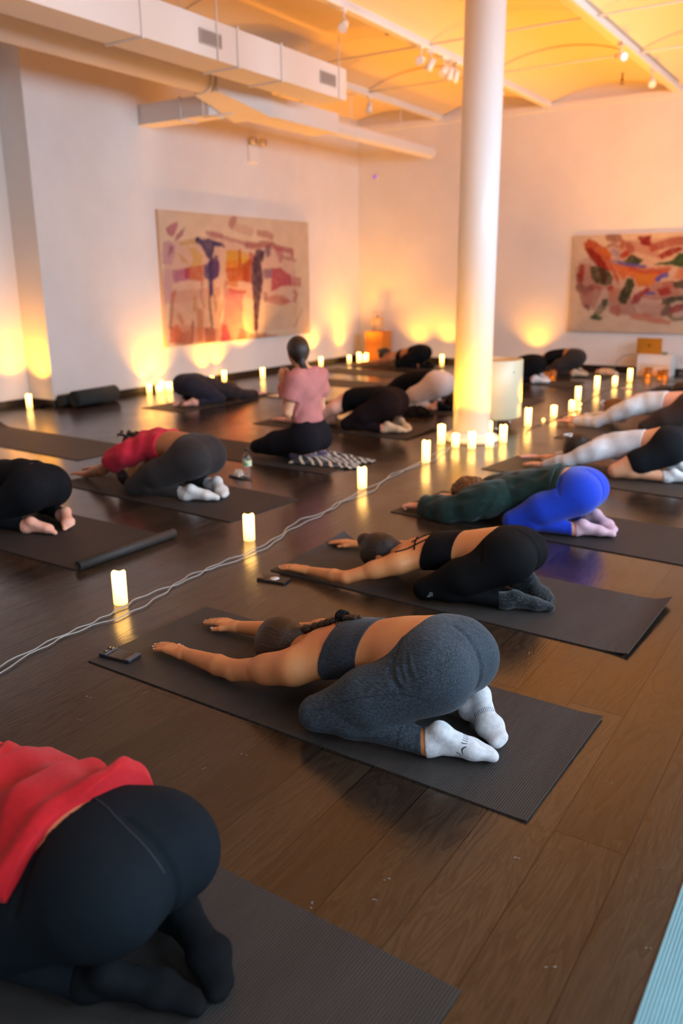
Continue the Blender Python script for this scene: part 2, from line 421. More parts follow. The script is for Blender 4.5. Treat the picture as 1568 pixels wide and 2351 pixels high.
# ---- clothes
def ankle_dir(B, q): return nrm(B.J['ball'+q]-B.J['ank'+q]+(B.J['heel'+q]-B.J['ank'+q])*.6)
def leggings(mat, top=lambda P: P[..., 0]-(.09+.30*np.abs(P[..., 1])), t=.0028, length=1.0, name='leggings', amp=0.0, cuff=0.0, attr=None, L=None, label=None, ridges=()):
    def g(o, B, res):
        def chain(paths, r, off):
            it = []
            for p in paths:
                q = onto(Fn(lambda P, bc=None, h=0: B.Fall(P, bc, h)-off), np.array(catmull(p, 4)))
                for i in range(len(q)-1): it.append((RC(q[i], q[i+1], r*math.sin(math.pi*(i+.4)/(len(q)-.2))), .002))
            return Grp(it)
        GR = chain(ridges, .0055, .001) if ridges else None;
        def F(P, bc, h):
            d = B.Fall0(P, bc, h)-t
            if GR: d = smin(d, GR(P, bc, h), .008)
            if L: d = d-waves(P, L)
            r = np.minimum(np.maximum(top(P), B.Ftor(P, bc, h)-.02), B.Fshins(P, bc, h)-t-.003)
            for q in 'LR':
                An, K = B.J['ank'+q], B.J['knee'+q]
                if length >= 1: dr = ankle_dir(B, q); r = np.maximum(r, -np.maximum(B.Ffoot[q](P, bc, h)-.012, -((P-(An-dr*(.018-cuff)))@dr)))
                else:                                  # shorts: only the upper share of the thigh
                    pt = B.J['hip'+q]*(1-length)+K*length; dr = nrm(K-B.J['hip'+q]); near = np.minimum(Grp(B.leg[q][1:])(P, bc, h)-.02, B.Fshin[q](P, bc, h)-.01)
                    r = np.maximum(r, -np.maximum(near, -((P-pt)@dr)))
                    r = np.maximum(r, -(B.Fcalf[q](P, bc, h)-.004))
            return np.maximum(np.maximum(d, r), B.z0+.0005-P[..., 2])
        lo, hi = B.box([B.J[k+q] for k in ('hip', 'knee', 'ank', 'heel', 'toe', 'butt') for q in 'LR']+[B.J['pel'], B.J['waist']], .2)
        c = field_obj(name, Fn(F), lo, hi, res, mat, o, attr)
        if label: c['label'] = label
        o['_leg'] = 1; B.Fleggings = Fn(F)
    return g
def socks(mat, t=.0035, up=.0, name='sock', attr=False, label=None):
    def g(o, B, res):
        for q in 'LR':
            J = B.J; dr = ankle_dir(B, q); An = J['ank'+q]-dr*up
            base = B.Fcalf[q]
            def F(P, bc, h): return np.maximum(np.maximum(base(P, bc, h)-t, -((P-An)@dr)), B.z0+.0003-P[..., 2])
            lo, hi = B.box([J['ank'+q]-dr*up, J['heel'+q], J['ball'+q], J['toe'+q]], .06)
            ax = nrm(J['toe'+q]-J['heel'+q]); fl = J['sole'+q]; fl = nrm(fl-ax*(fl@ax)); la = np.cross(ax, fl); H = J['heel'+q]
            c = field_obj(name, Fn(F), lo, hi, min(res, .004), mat, o, {'pat': lambda V: np.stack([(V-H)@ax, (V-H)@la, (V-H)@fl], 1)} if attr else None)
            if label: c['label'] = label
    return g
def topwear(mat, name, hem, neck=None, sleeve=None, t=.003, L=None, side=.03, roll=0.0, arm_t=0.0, label=None):
    """hem / neck: region functions (negative inside); sleeve: share of the arm covered, 0..2 (2 = to the wrist)"""
    def g(o, B, res):
        J = B.J
        def F(P, bc, h):
            tor = B.Ftor(P, bc, h); d = tor
            r = np.maximum(hem(P), tor-side)
            if neck is not None: r = np.maximum(r, neck(P))
            ar = None
            for q in 'LR':
                a = B.Farm[q](P, bc, h)-arm_t
                if sleeve:
                    if sleeve <= 1: pt = J['sh'+q]*(1-sleeve)+J['el'+q]*sleeve; dr = nrm(J['el'+q]-J['sh'+q])
                    else: pt = J['el'+q]*(2-sleeve)+J['wr'+q]*(sleeve-1); dr = nrm(J['wr'+q]-J['el'+q])
                    rs = np.maximum(a-side, (P-pt)@dr)
                    if sleeve > 1: rs = np.maximum(rs, -1e3*np.minimum(0, 0)-1.0)
                    ar = rs if ar is None else np.minimum(ar, rs)
                d = smin(d, a, .04)
            d = smin(d, B.Fthigh(P, bc, h), .02) if t < .006 else d
            if ar is not None: r = np.minimum(r, np.maximum(ar, hem(P)))
            d = d-t
            if L: d = d-waves(P, L)
            if roll: e = (hem(P)+.024)/.020; d = d-roll*np.exp(-e*e)
            return np.maximum(np.maximum(d, r), B.z0+.0005-P[..., 2])
        lo, hi = B.box([J[k] for k in ('pel', 'waist', 'chest', 'ub', 'neck', 'shL', 'shR', 'elL', 'elR', 'wrL', 'wrR')], .2)
        c = field_obj(name, Fn(F), lo, hi, res, mat, o)
        if label: c['label'] = label
        B.Ftop = Fn(F)
    return g
def strands(B, F, paths, r, mat, name, o, push=0.0):
    bm = bmesh.new()
    for p in paths:
        q = onto(F, np.array(catmull(p, 6)))
        tube(bm, [Vector(v) for v in q], r, 6)
    return bm_obj(name, bm, mat, o)
# ---- hair
def hair_cap(B, t=.013, face=.028):
    C, u, f = B.hc, B.hu, B.hf
    cap = Grp([(EL(C+u*.02-f*.008, (.092+t, .098+t, .076+t), u, f), .01), (RC(C-u*.02-f*.06, C-u*.075-f*.05, .045+t*.4, .035+t*.3), .03)])
    return lambda P, bc, h: np.maximum(cap(P, bc, h), (P-(C+f*face+u*.02))@nrm(f-u*.75))
def hair_obj(parts, pad=.2, name='hair', rough=0.0, fq=60, mat=None, k=.012, face=.028, t=.013):
    """parts: builder returning extra primitives (bun, braid, tail)"""
    def g(o, B, res):
        cap = hair_cap(B, t, face); ex = parts(B) if parts else []; G = Grp(ex) if ex else None
        def F(P, bc, h):
            d = cap(P, bc, h)
            if G: d = smin(d, G(P, bc, h), k)
            if rough: d = d-rough*(np.sin(P[..., 0]*fq+2*np.sin(P[..., 2]*fq*.7))*np.sin(P[..., 1]*fq*1.1+1.5*np.sin(P[..., 0]*fq*.6))*np.sin(P[..., 2]*fq*.9+1))
            return np.maximum(d, B.z0+.001-P[..., 2])
        pts = [B.hc]+[p.c for p, _ in ex]+[getattr(p, 'a', p.c) for p, _ in ex]+[getattr(p, 'b', p.c) for p, _ in ex]
        lo, hi = B.box(pts, .16); field_obj(name, Fn(F), lo, hi, min(res, .005), mat, o)
    return g
def fingernails(mat, q='LR'):
    def g(o, B, res):
        for s_ in q:
            for (p, v, n, r) in B.tips[s_]:
                n2 = nrm(n-v*(n@v)); l = np.cross(n2, v); c = p+v*r*.35+n2*r*.62
                V = []; Fc = []
                for i in range(7):
                    for j in range(7):
                        a = (i/6-.5)*2; b = (j/6-.5)*2; k = math.sqrt(max(0, 1-min(1, (a*a+b*b)/2)))
                        V.append(c+v*a*r*.75*math.sqrt(1-b*b/2)+l*b*r*.72*math.sqrt(1-a*a/2)+n2*(k*r*.42))
                for i in range(6):
                    for j in range(6): Fc.append((i*7+j, i*7+j+1, i*7+j+8, i*7+j+7))
                mesh_obj('fingernail', V, Fc, mat, o)
    return g
SKIN1 = skin('skin_tan', srgb('c88754')); SKIN2 = skin('skin_light', srgb('d9a27c')); SKIN3 = skin('skin_pink', srgb('e3ab93')); SKIN4 = skin('skin_brown', srgb('a86f45'))
NAIL = plain('nail', srgb('f1c9b8'), .25)
HAIR_BR = hairmat('hair_brown', srgb('1c0f08'), srgb('40260f')); HAIR_BK = hairmat('hair_black', srgb('0b0706'), srgb('2a1a12')); HAIR_LT = hairmat('hair_chestnut', srgb('2b160b'), srgb('8a5227'))
# brush strokes of the two abstract canvases: (kind, colour, cover, width, points in metres from the lower left corner)
STROKES_LEFT = [
  ('P', 'cf9a86', 0.4, 0, [(0.089, 1.342), (0.918, 1.454), (2.954, 1.341), (3.041, 0.501), (1.139, 0.645), (0.015, 0.554)]),
  ('P', 'c48a6a', 0.45, 0, [(0.135, 0.723), (1.148, 0.768), (1.118, 0.021), (0.052, 0.045)]),
  ('P', 'b5566a', 0.75, 0, [(0.126, 1.522), (0.255, 1.59), (0.366, 1.614), (0.332, 1.517), (0.25, 1.416), (0.15, 1.447)]),
  ('P', '9a4a66', 0.7, 0, [(0.288, 1.376), (0.327, 1.461), (0.494, 1.545), (0.431, 1.437), (0.297, 1.362)]),
  ('P', 'b97a92', 0.45, 0, [(0.048, 1.341), (0.174, 1.379), (0.272, 1.319), (0.283, 1.207), (0.187, 1.064), (0.023, 1.077)]),
  ('P', '8a3f63', 0.6, 0, [(0.179, 1.317), (0.259, 1.291), (0.233, 1.234), (0.154, 1.162), (0.137, 1.204)]),
  ('P', 'c08a9a', 0.35, 0, [(0.017, 1.007), (0.202, 1.007), (0.182, 0.665), (0.036, 0.553), (-0.019, 0.74)]),
  ('L', 'c9a63a', 0.6, 0.0271, [(0.401, 1.337), (0.664, 1.373)]),
  ('P', 'd4ad3e', 0.65, 0, [(0.506, 1.311), (0.679, 1.287), (0.829, 1.187), (0.772, 1.039), (0.548, 1.038), (0.624, 1.155)]),
  ('P', 'c9973a', 0.5, 0, [(0.326, 1.207), (0.401, 1.095), (0.53, 1.081), (0.43, 1.181)]),
  ('P', 'b0587c', 0.75, 0, [(0.202, 1.0), (0.492, 1.023), (0.49, 0.863), (0.208, 0.837)]),
  ('P', 'b03050', 0.85, 0, [(0.438, 1.023), (0.548, 1.038), (0.534, 0.87), (0.427, 0.893)]),
  ('P', 'c4622e', 0.8, 0, [(0.527, 1.045), (0.819, 1.069), (0.802, 0.847), (0.533, 0.863)]),
  ('P', '31295a', 0.9, 0, [(0.679, 1.417), (0.737, 1.447), (0.801, 1.406), (0.961, 1.419), (1.24, 1.368), (1.308, 1.317), (1.071, 1.326), (1.023, 1.161), (0.984, 1.116), (0.918, 1.159), (0.794, 1.319), (0.685, 1.359)]),
  ('P', '4b3470', 0.85, 0, [(0.818, 1.055), (1.035, 1.161), (1.16, 1.103), (1.135, 0.92), (1.012, 0.86), (0.828, 0.891)]),
  ('P', '5a3a66', 0.8, 0, [(1.063, 1.221), (1.143, 1.193), (1.167, 1.027), (1.06, 0.875), (1.007, 0.951)]),
  ('P', '3a2a5c', 0.9, 0, [(0.926, 1.115), (1.035, 1.161), (0.996, 0.648), (0.914, 0.649), (0.907, 0.861)]),
  ('L', '2e2a3a', 0.75, 0.0233, [(0.942, 0.71), (0.906, 0.558), (0.926, 0.359), (0.939, 0.219)]),
  ('L', '3a3540', 0.5, 0.0174, [(1.019, 0.647), (1.044, 0.493), (1.028, 0.447)]),
  ('P', 'd9a62a', 0.9, 0, [(1.329, 1.272), (1.654, 1.287), (1.642, 1.108), (1.305, 1.104)]),
  ('P', 'd98a1e', 0.9, 0, [(1.294, 1.119), (1.827, 1.173), (1.817, 1.015), (1.284, 0.982)]),
  ('P', 'e0b02c', 0.8, 0, [(1.652, 1.263), (1.818, 1.235), (1.797, 1.109), (1.642, 1.108)]),
  ('P', 'c4601c', 0.9, 0, [(1.288, 1.028), (1.819, 1.046), (1.807, 0.855), (1.398, 0.842), (1.302, 0.889)]),
  ('P', 'b04a1c', 0.85, 0, [(1.666, 1.077), (1.892, 1.174), (1.883, 0.807), (1.676, 0.84)]),
  ('L', 'b04a20', 0.8, 0.0271, [(1.615, 1.278), (1.612, 1.029)]),
  ('P', 'b8442a', 0.8, 0, [(1.833, 1.267), (1.961, 1.222), (1.898, 1.047), (1.823, 1.11)]),
  ('P', 'c8742c', 0.7, 0, [(1.352, 0.889), (1.549, 0.857), (1.542, 0.747), (1.247, 0.797)]),
  ('P', 'bf4c22', 0.8, 0, [(1.269, 0.766), (1.516, 0.732), (1.746, 0.712), (1.717, 0.673), (1.411, 0.671)]),
  ('P', 'c96a70', 0.65, 0, [(1.267, 0.735), (1.666, 0.682), (1.616, 0.314), (1.701, 0.0), (1.092, 0.007), (1.225, 0.487)]),
  ('P', 'b53048', 0.75, 0, [(1.135, 0.256), (1.256, 0.235), (1.341, 0.023), (1.116, -0.003)]),
  ('P', 'c0404e', 0.6, 0, [(1.557, 0.188), (1.735, 0.113), (1.754, -0.003), (1.467, -0.001)]),
  ('P', '41253f', 0.92, 0, [(1.992, 1.286), (2.1, 1.305), (2.22, 1.275), (2.187, 1.162), (2.116, 1.113), (2.156, 0.853), (2.055, 0.527), (1.998, 0.249), (1.992, 0.133), (1.92, 0.07), (1.884, 0.155), (1.893, 0.532), (1.873, 0.855), (1.902, 1.11)]),
  ('P', '5a3560', 0.7, 0, [(2.211, 1.355), (2.378, 1.392), (2.355, 1.213), (2.256, 1.179)]),
  ('P', '6a3f70', 0.7, 0, [(2.165, 1.016), (2.388, 1.033), (2.38, 0.885), (2.158, 0.886)]),
  ('P', 'b8304a', 0.85, 0, [(2.388, 1.033), (2.616, 1.035), (2.876, 0.917), (2.899, 0.763), (2.632, 0.766), (2.342, 0.686)]),
  ('P', 'b84a50', 0.6, 0, [(2.905, 0.9), (3.15, 0.899), (3.144, 0.743), (2.899, 0.763)]),
  ('P', 'b5485a', 0.6, 0, [(2.432, 1.345), (2.688, 1.335), (2.65, 1.135), (2.591, 1.118), (2.512, 1.249)]),
  ('L', 'b04c50', 0.7, 0.0427, [(2.488, 1.346), (2.716, 1.319), (2.922, 1.29), (2.919, 1.239)]),
  ('L', 'a05040', 0.5, 0.0271, [(2.653, 1.201), (2.917, 1.172), (3.006, 1.156)]),
  ('L', 'a85048', 0.7, 0.0465, [(1.786, 1.36), (1.995, 1.35), (2.213, 1.387), (2.433, 1.377)]),
  ('L', 'b07068', 0.6, 0.0271, [(0.922, 1.498), (1.152, 1.469), (1.341, 1.439), (1.586, 1.408), (1.786, 1.36)]),
  ('L', 'b07068', 0.6, 0.0427, [(1.012, 1.479), (1.223, 1.464)]),
  ('L', 'b5645a', 0.6, 0.062, [(1.532, 1.718), (1.452, 1.624)]),
  ('L', 'c08068', 0.35, 0.0659, [(1.5, 1.611), (1.698, 1.573), (1.902, 1.543)]),
  ('L', 'b86a58', 0.6, 0.0504, [(2.073, 1.534), (2.275, 1.525), (2.397, 1.49)]),
  ('P', 'c05a42', 0.6, 0, [(2.169, 0.59), (2.424, 0.635), (2.655, 0.613), (2.889, 0.522), (2.618, 0.461), (2.277, 0.521)]),
  ('P', 'b84040', 0.5, 0, [(2.536, 0.582), (2.859, 0.523), (2.649, 0.486)]),
  ('P', '6a4060', 0.5, 0, [(2.147, 0.69), (2.257, 0.671), (2.221, 0.523), (2.152, 0.541)]),
  ('L', 'b85a40', 0.6, 0.0388, [(2.956, 0.676), (3.015, 0.623), (2.951, 0.538)]),
  ('P', 'c05030', 0.6, 0, [(0.153, 0.694), (0.266, 0.778), (0.235, 0.664), (0.152, 0.564)]),
  ('P', 'cc5a2a', 0.7, 0, [(0.093, 0.262), (0.244, 0.284), (0.341, 0.16), (0.266, 0.045), (0.074, 0.058)]),
  ('L', 'b86a40', 0.5, 0.0388, [(0.276, 0.4), (0.333, 0.309)]),
  ('P', '7a4020', 0.7, 0, [(0.523, 0.345), (0.575, 0.298), (0.529, 0.013), (0.463, 0.032)]),
  ('P', 'b8702c', 0.6, 0, [(0.636, 0.491), (0.772, 0.471), (0.738, 0.045), (0.622, 0.037)]),
  ('L', 'b87a2c', 0.5, 0.0465, [(0.612, 0.611), (0.603, 0.492)]),
  ('P', '5a3038', 0.7, 0, [(0.776, 0.227), (1.01, 0.2), (0.996, 0.013), (0.782, 0.011)]),
  ('L', '8a4a30', 0.5, 0.0349, [(0.164, 0.579), (0.124, 0.377), (0.103, 0.261)]),
  ('P', 'b06030', 0.6, 0, [(0.321, 0.176), (0.479, 0.212), (0.483, 0.001), (0.199, 0.027)]),
  ('P', 'c07028', 0.6, 0, [(1.974, 0.067), (2.196, 0.071), (2.164, -0.012), (1.97, -0.008)]),
  ('L', 'b86030', 0.5, 0.0388, [(2.166, 0.022), (2.449, -0.012)]),
  ('P', '5a4048', 0.6, 0, [(1.759, 0.079), (2.002, 0.082), (1.997, -0.018), (1.754, -0.003)]),
  ('P', 'c89a60', 0.25, 0, [(2.163, 0.491), (3.041, 0.501), (3.026, 0.114), (2.141, 0.091)]),
  ('L', 'a07040', 0.4, 0.0194, [(3.162, 0.391), (3.031, 0.237), (2.933, 0.118)]),
  ('P', 'c46a4a', 0.4, 0, [(0.181, 0.301), (1.105, 0.179), (1.092, 0.007), (0.156, 0.023)]),
  ('L', '7a5048', 0.5, 0.0155, [(0.778, 0.832), (0.74, 0.653), (0.797, 0.501)]),
  ('L', '7a5048', 0.5, 0.0155, [(1.276, 0.859), (1.236, 0.643), (1.118, 0.366)]),
]
STROKES_RIGHT = [
  ('P', 'c49a80', 0.5, 0, [(0.087, 1.032), (0.6, 1.322), (1.508, 1.372), (2.166, 1.19), (2.356, 0.405), (1.618, 0.216), (0.681, 0.295), (0.18, 0.41)]),
  ('P', 'a8503c', 0.45, 0, [(0.054, 0.961), (0.285, 1.028), (0.486, 0.626), (0.385, 0.327), (0.209, 0.362), (0.09, 0.626)]),
  ('P', 'b0563c', 0.45, 0, [(0.579, 0.673), (0.893, 0.626), (1.04, 0.276), (0.758, 0.237), (0.601, 0.389)]),
  ('P', 'b4644c', 0.45, 0, [(0.717, 1.341), (1.24, 1.27), (1.315, 1.056), (0.964, 1.164), (0.683, 1.171)]),
  ('P', '9c3a2c', 0.5, 0, [(1.12, 0.695), (1.522, 0.761), (1.652, 0.558), (1.313, 0.465), (1.09, 0.51)]),
  ('P', 'c07a58', 0.5, 0, [(1.028, 0.417), (1.485, 0.443), (1.56, 0.238), (1.16, 0.243)]),
  ('P', '74503c', 0.4, 0, [(1.543, 1.007), (2.183, 1.039), (2.323, 0.515), (1.717, 0.343)]),
  ('P', 'c4541c', 0.9, 0, [(0.154, 1.312), (0.223, 1.374), (0.311, 1.342), (0.437, 1.269), (0.512, 1.233), (0.592, 1.127), (0.571, 1.093), (0.628, 0.976), (0.738, 0.789), (0.733, 0.696), (0.682, 0.743), (0.623, 0.883), (0.512, 0.92), (0.358, 1.027), (0.253, 1.134), (0.178, 1.23)]),
  ('P', '941e10', 0.9, 0, [(0.177, 1.253), (0.27, 1.239), (0.424, 1.119), (0.504, 1.025), (0.547, 0.931), (0.501, 0.908), (0.361, 0.992), (0.267, 1.099)]),
  ('P', 'd4741e', 0.8, 0, [(0.39, 1.247), (0.488, 1.233), (0.565, 1.162), (0.594, 1.104), (0.521, 1.117), (0.419, 1.189)]),
  ('P', '4a4420', 0.9, 0, [(0.277, 0.97), (0.35, 0.98), (0.461, 0.955), (0.56, 0.919), (0.64, 0.813), (0.625, 0.708), (0.53, 0.685), (0.381, 0.721), (0.3, 0.816)]),
  ('P', '502410', 0.8, 0, [(0.424, 0.956), (0.513, 0.908), (0.55, 0.744), (0.48, 0.697), (0.449, 0.791)]),
  ('P', 'd46a22', 0.9, 0, [(0.612, 1.023), (0.745, 0.997), (0.912, 0.96), (1.08, 0.89), (1.419, 0.908), (1.433, 0.874), (1.314, 0.83), (1.234, 0.706), (1.144, 0.683), (1.019, 0.66), (0.95, 0.788), (0.852, 0.835), (0.8, 0.754), (0.708, 0.859)]),
  ('P', 'd0842c', 0.8, 0, [(0.944, 0.857), (1.277, 0.853), (1.231, 0.74), (1.03, 0.672)]),
  ('L', 'b04020', 0.7, 0.0419, [(0.901, 0.949), (1.08, 0.895), (1.273, 0.899), (1.429, 0.919)]),
  ('P', '38401e', 0.95, 0, [(0.855, 0.806), (0.938, 0.788), (0.968, 0.707), (0.932, 0.579), (0.863, 0.415), (0.78, 0.415), (0.736, 0.509), (0.806, 0.673)]),
  ('P', '34421c', 0.95, 0, [(0.765, 1.032), (0.853, 1.11), (0.896, 1.143), (0.983, 1.085), (1.065, 1.06), (1.003, 0.982), (0.863, 0.99)]),
  ('L', '4a5090', 0.8, 0.0279, [(0.707, 1.021), (0.863, 0.984), (1.097, 0.958)]),
  ('L', '3a4aa8', 0.85, 0.0363, [(1.285, 0.774), (1.337, 0.824), (1.403, 0.835)]),
  ('L', '3a4aa8', 0.8, 0.0223, [(1.153, 0.58), (1.257, 0.574)]),
  ('L', '6a6a90', 0.5, 0.0419, [(0.611, 1.184), (0.674, 1.137)]),
  ('L', '6a6490', 0.5, 0.0279, [(0.61, 1.046), (0.693, 1.044)]),
  ('P', '8c1420', 0.95, 0, [(0.946, 1.379), (1.132, 1.401), (1.157, 1.25), (1.025, 1.259)]),
  ('P', '92200e', 0.95, 0, [(1.254, 1.113), (1.339, 1.167), (1.467, 1.219), (1.596, 1.227), (1.6, 1.183), (1.446, 1.098), (1.315, 1.056)]),
  ('L', 'a03018', 0.7, 0.0628, [(1.187, 1.227), (1.384, 1.277), (1.514, 1.306), (1.667, 1.302), (1.95, 1.25)]),
  ('P', '285020', 0.95, 0, [(1.209, 0.979), (1.319, 1.022), (1.463, 1.031), (1.552, 1.14), (1.705, 1.136), (1.768, 0.937), (1.615, 0.939), (1.503, 0.963), (1.379, 0.976)]),
  ('L', '7a2818', 0.7, 0.0558, [(0.536, 1.387), (0.667, 1.371)]),
  ('L', 'a0402a', 0.7, 0.0475, [(0.828, 1.27), (0.88, 1.201), (0.759, 1.112)]),
  ('P', 'b23a16', 0.9, 0, [(0.731, 1.158), (0.847, 1.179), (0.841, 1.11), (0.737, 1.09)]),
  ('L', '8a4038', 0.5, 0.0251, [(0.533, 1.267), (0.627, 1.287), (0.666, 1.24)]),
  ('L', 'a84828', 0.6, 0.0419, [(0.742, 1.318), (0.735, 1.261)]),
  ('P', '981e14', 0.85, 0, [(0.073, 0.866), (0.16, 0.877), (0.202, 0.805), (0.158, 0.722), (0.082, 0.746)]),
  ('L', 'a02c18', 0.8, 0.0475, [(0.154, 0.96), (0.148, 0.865)]),
  ('L', '7a3028', 0.6, 0.0558, [(0.124, 0.674), (0.229, 0.602), (0.312, 0.65)]),
  ('P', 'b25038', 0.6, 0, [(0.32, 0.709), (0.457, 0.685), (0.532, 0.662), (0.486, 0.626), (0.326, 0.638)]),
  ('P', 'a82418', 0.85, 0, [(0.543, 0.673), (0.65, 0.691), (0.658, 0.591), (0.585, 0.603)]),
  ('P', 'b8745a', 0.5, 0, [(0.167, 0.602), (0.363, 0.626), (0.351, 0.459), (0.332, 0.387), (0.221, 0.362), (0.186, 0.506)]),
  ('P', '6a2020', 0.7, 0, [(0.218, 0.41), (0.319, 0.387), (0.313, 0.302), (0.235, 0.35)]),
  ('P', '3c4820', 0.9, 0, [(0.498, 0.472), (0.58, 0.508), (0.588, 0.401), (0.542, 0.365), (0.49, 0.412)]),
  ('P', '3f5820', 0.9, 0, [(0.32, 0.206), (0.401, 0.279), (0.442, 0.232), (0.529, 0.221), (0.52, 0.179), (0.384, 0.177)]),
  ('L', '4a5828', 0.6, 0.0558, [(0.438, 0.28), (0.506, 0.365)]),
  ('P', '981820', 0.85, 0, [(0.933, 0.428), (0.969, 0.556), (1.103, 0.626), (1.168, 0.672), (1.207, 0.626), (1.088, 0.533), (1.04, 0.417)]),
  ('P', '9c1c20', 0.85, 0, [(1.287, 0.626), (1.386, 0.66), (1.463, 0.671), (1.495, 0.569), (1.363, 0.534)]),
  ('P', 'b0604a', 0.6, 0, [(1.344, 0.739), (1.5, 0.761), (1.51, 0.648), (1.374, 0.66)]),
  ('P', 'c07050', 0.75, 0, [(0.614, 0.378), (0.757, 0.403), (0.801, 0.297), (0.759, 0.225), (0.622, 0.282)]),
  ('P', 'd0704a', 0.7, 0, [(0.899, 0.274), (1.157, 0.278), (1.334, 0.234), (1.543, 0.18), (1.515, 0.121), (1.261, 0.151), (0.952, 0.204)]),
  ('P', 'd88a58', 0.6, 0, [(0.595, 0.626), (0.699, 0.673), (0.74, 0.462), (0.672, 0.414), (0.592, 0.508)]),
  ('P', '3a4224', 0.9, 0, [(1.378, 0.5), (1.587, 0.546), (1.828, 0.558), (1.859, 0.468), (1.594, 0.467), (1.454, 0.409), (1.384, 0.431)]),
  ('P', '3c3020', 0.85, 0, [(1.502, 0.739), (1.677, 0.76), (1.731, 0.648), (1.578, 0.637), (1.508, 0.671)]),
  ('P', 'a02820', 0.8, 0, [(1.482, 0.352), (1.599, 0.421), (1.773, 0.445), (1.759, 0.366), (1.588, 0.296), (1.5, 0.283)]),
  ('P', 'd88048', 0.8, 0, [(1.509, 0.784), (1.573, 0.917), (1.768, 0.937), (1.807, 0.77)]),
  ('L', '6a6038', 0.7, 0.0279, [(1.477, 0.283), (1.564, 0.203), (1.752, 0.218)]),
  ('L', '56503a', 0.7, 0.0475, [(1.42, 0.293), (1.469, 0.374)]),
  ('P', 'b43a1c', 0.8, 0, [(1.863, 1.067), (2.066, 1.15), (2.239, 0.995), (2.158, 0.779), (1.939, 0.847)]),
  ('P', '2f4a22', 0.9, 0, [(1.985, 0.714), (2.213, 0.757), (2.29, 0.625), (2.089, 0.537)]),
  ('P', 'c8742c', 0.8, 0, [(1.88, 0.469), (2.14, 0.448), (2.26, 0.316), (1.998, 0.267)]),
  ('P', '8c1c20', 0.85, 0, [(2.218, 0.515), (2.36, 0.559), (2.397, 0.406), (2.264, 0.382)]),
  ('L', '3a4aa8', 0.7, 0.0335, [(1.802, 1.134), (1.924, 1.099)]),
  ('P', 'd8b090', 0.5, 0, [(1.037, 0.452), (1.345, 0.488), (1.374, 0.293), (1.108, 0.301)]),
]
# ------------------------------------------------------------------ the room
XL, XLR, XR, YB, YN = -8.15, -8.55, 3.6, 13.25, -3.0
ZS = 3.93                                   # springing of the shallow vaults
BEAMS = [-8.45, -6.58, -4.77, -2.92, -1.07, 0.78, 2.63, 4.48]
def struct(o): o['kind'] = 'structure'; return o
def wallmat():
    t = NT('white_plaster'); t.set(rough=.7, spec=.2)
    nz = t.noise(t.coord(), 1.3, 5, .6); t.base(t.ramp(nz, [(.3, srgb('d9d2cc')), (.7, srgb('e2dcd6'))])); t.bump(t.noise(t.coord(), 45, 4), .12, .01); return t.m
WALL = wallmat()
def brickmat():
    t = NT('painted_brick'); t.set(rough=.7, spec=.2, base=srgb('ddd6d0')); br = t.n('ShaderNodeTexBrick'); mp = t.coord(scale=(1, 1, 1)); cx = t.n('ShaderNodeSeparateXYZ'); t.l(mp, 0, cx, 0); cb = t.n('ShaderNodeCombineXYZ'); t.l(cx, 1, cb, 0); t.l(cx, 2, cb, 1); t.l(cb, 0, br, 0)
    br.inputs['Scale'].default_value = 1; br.inputs['Brick Width'].default_value = .21; br.inputs['Row Height'].default_value = .072; br.inputs['Mortar Size'].default_value = .006
    t.bump(br, -.5, .006, ho=1); return t.m
CEIL = NT('ceiling_plaster'); CEIL.set(rough=.75, spec=.2, base=srgb('dfc9a8')); CEIL.bump(CEIL.noise(CEIL.coord(scale=(1, 1, 1)), 38, 4, .7), .35, .012); CEIL = CEIL.m
PAINT = plain('white_paint', srgb('dcd7d2'), .45); DUCT = plain('duct_paint', srgb('d8d2cd'), .5); DARKBASE = plain('dark_baseboard', srgb('1e130c'), .4)
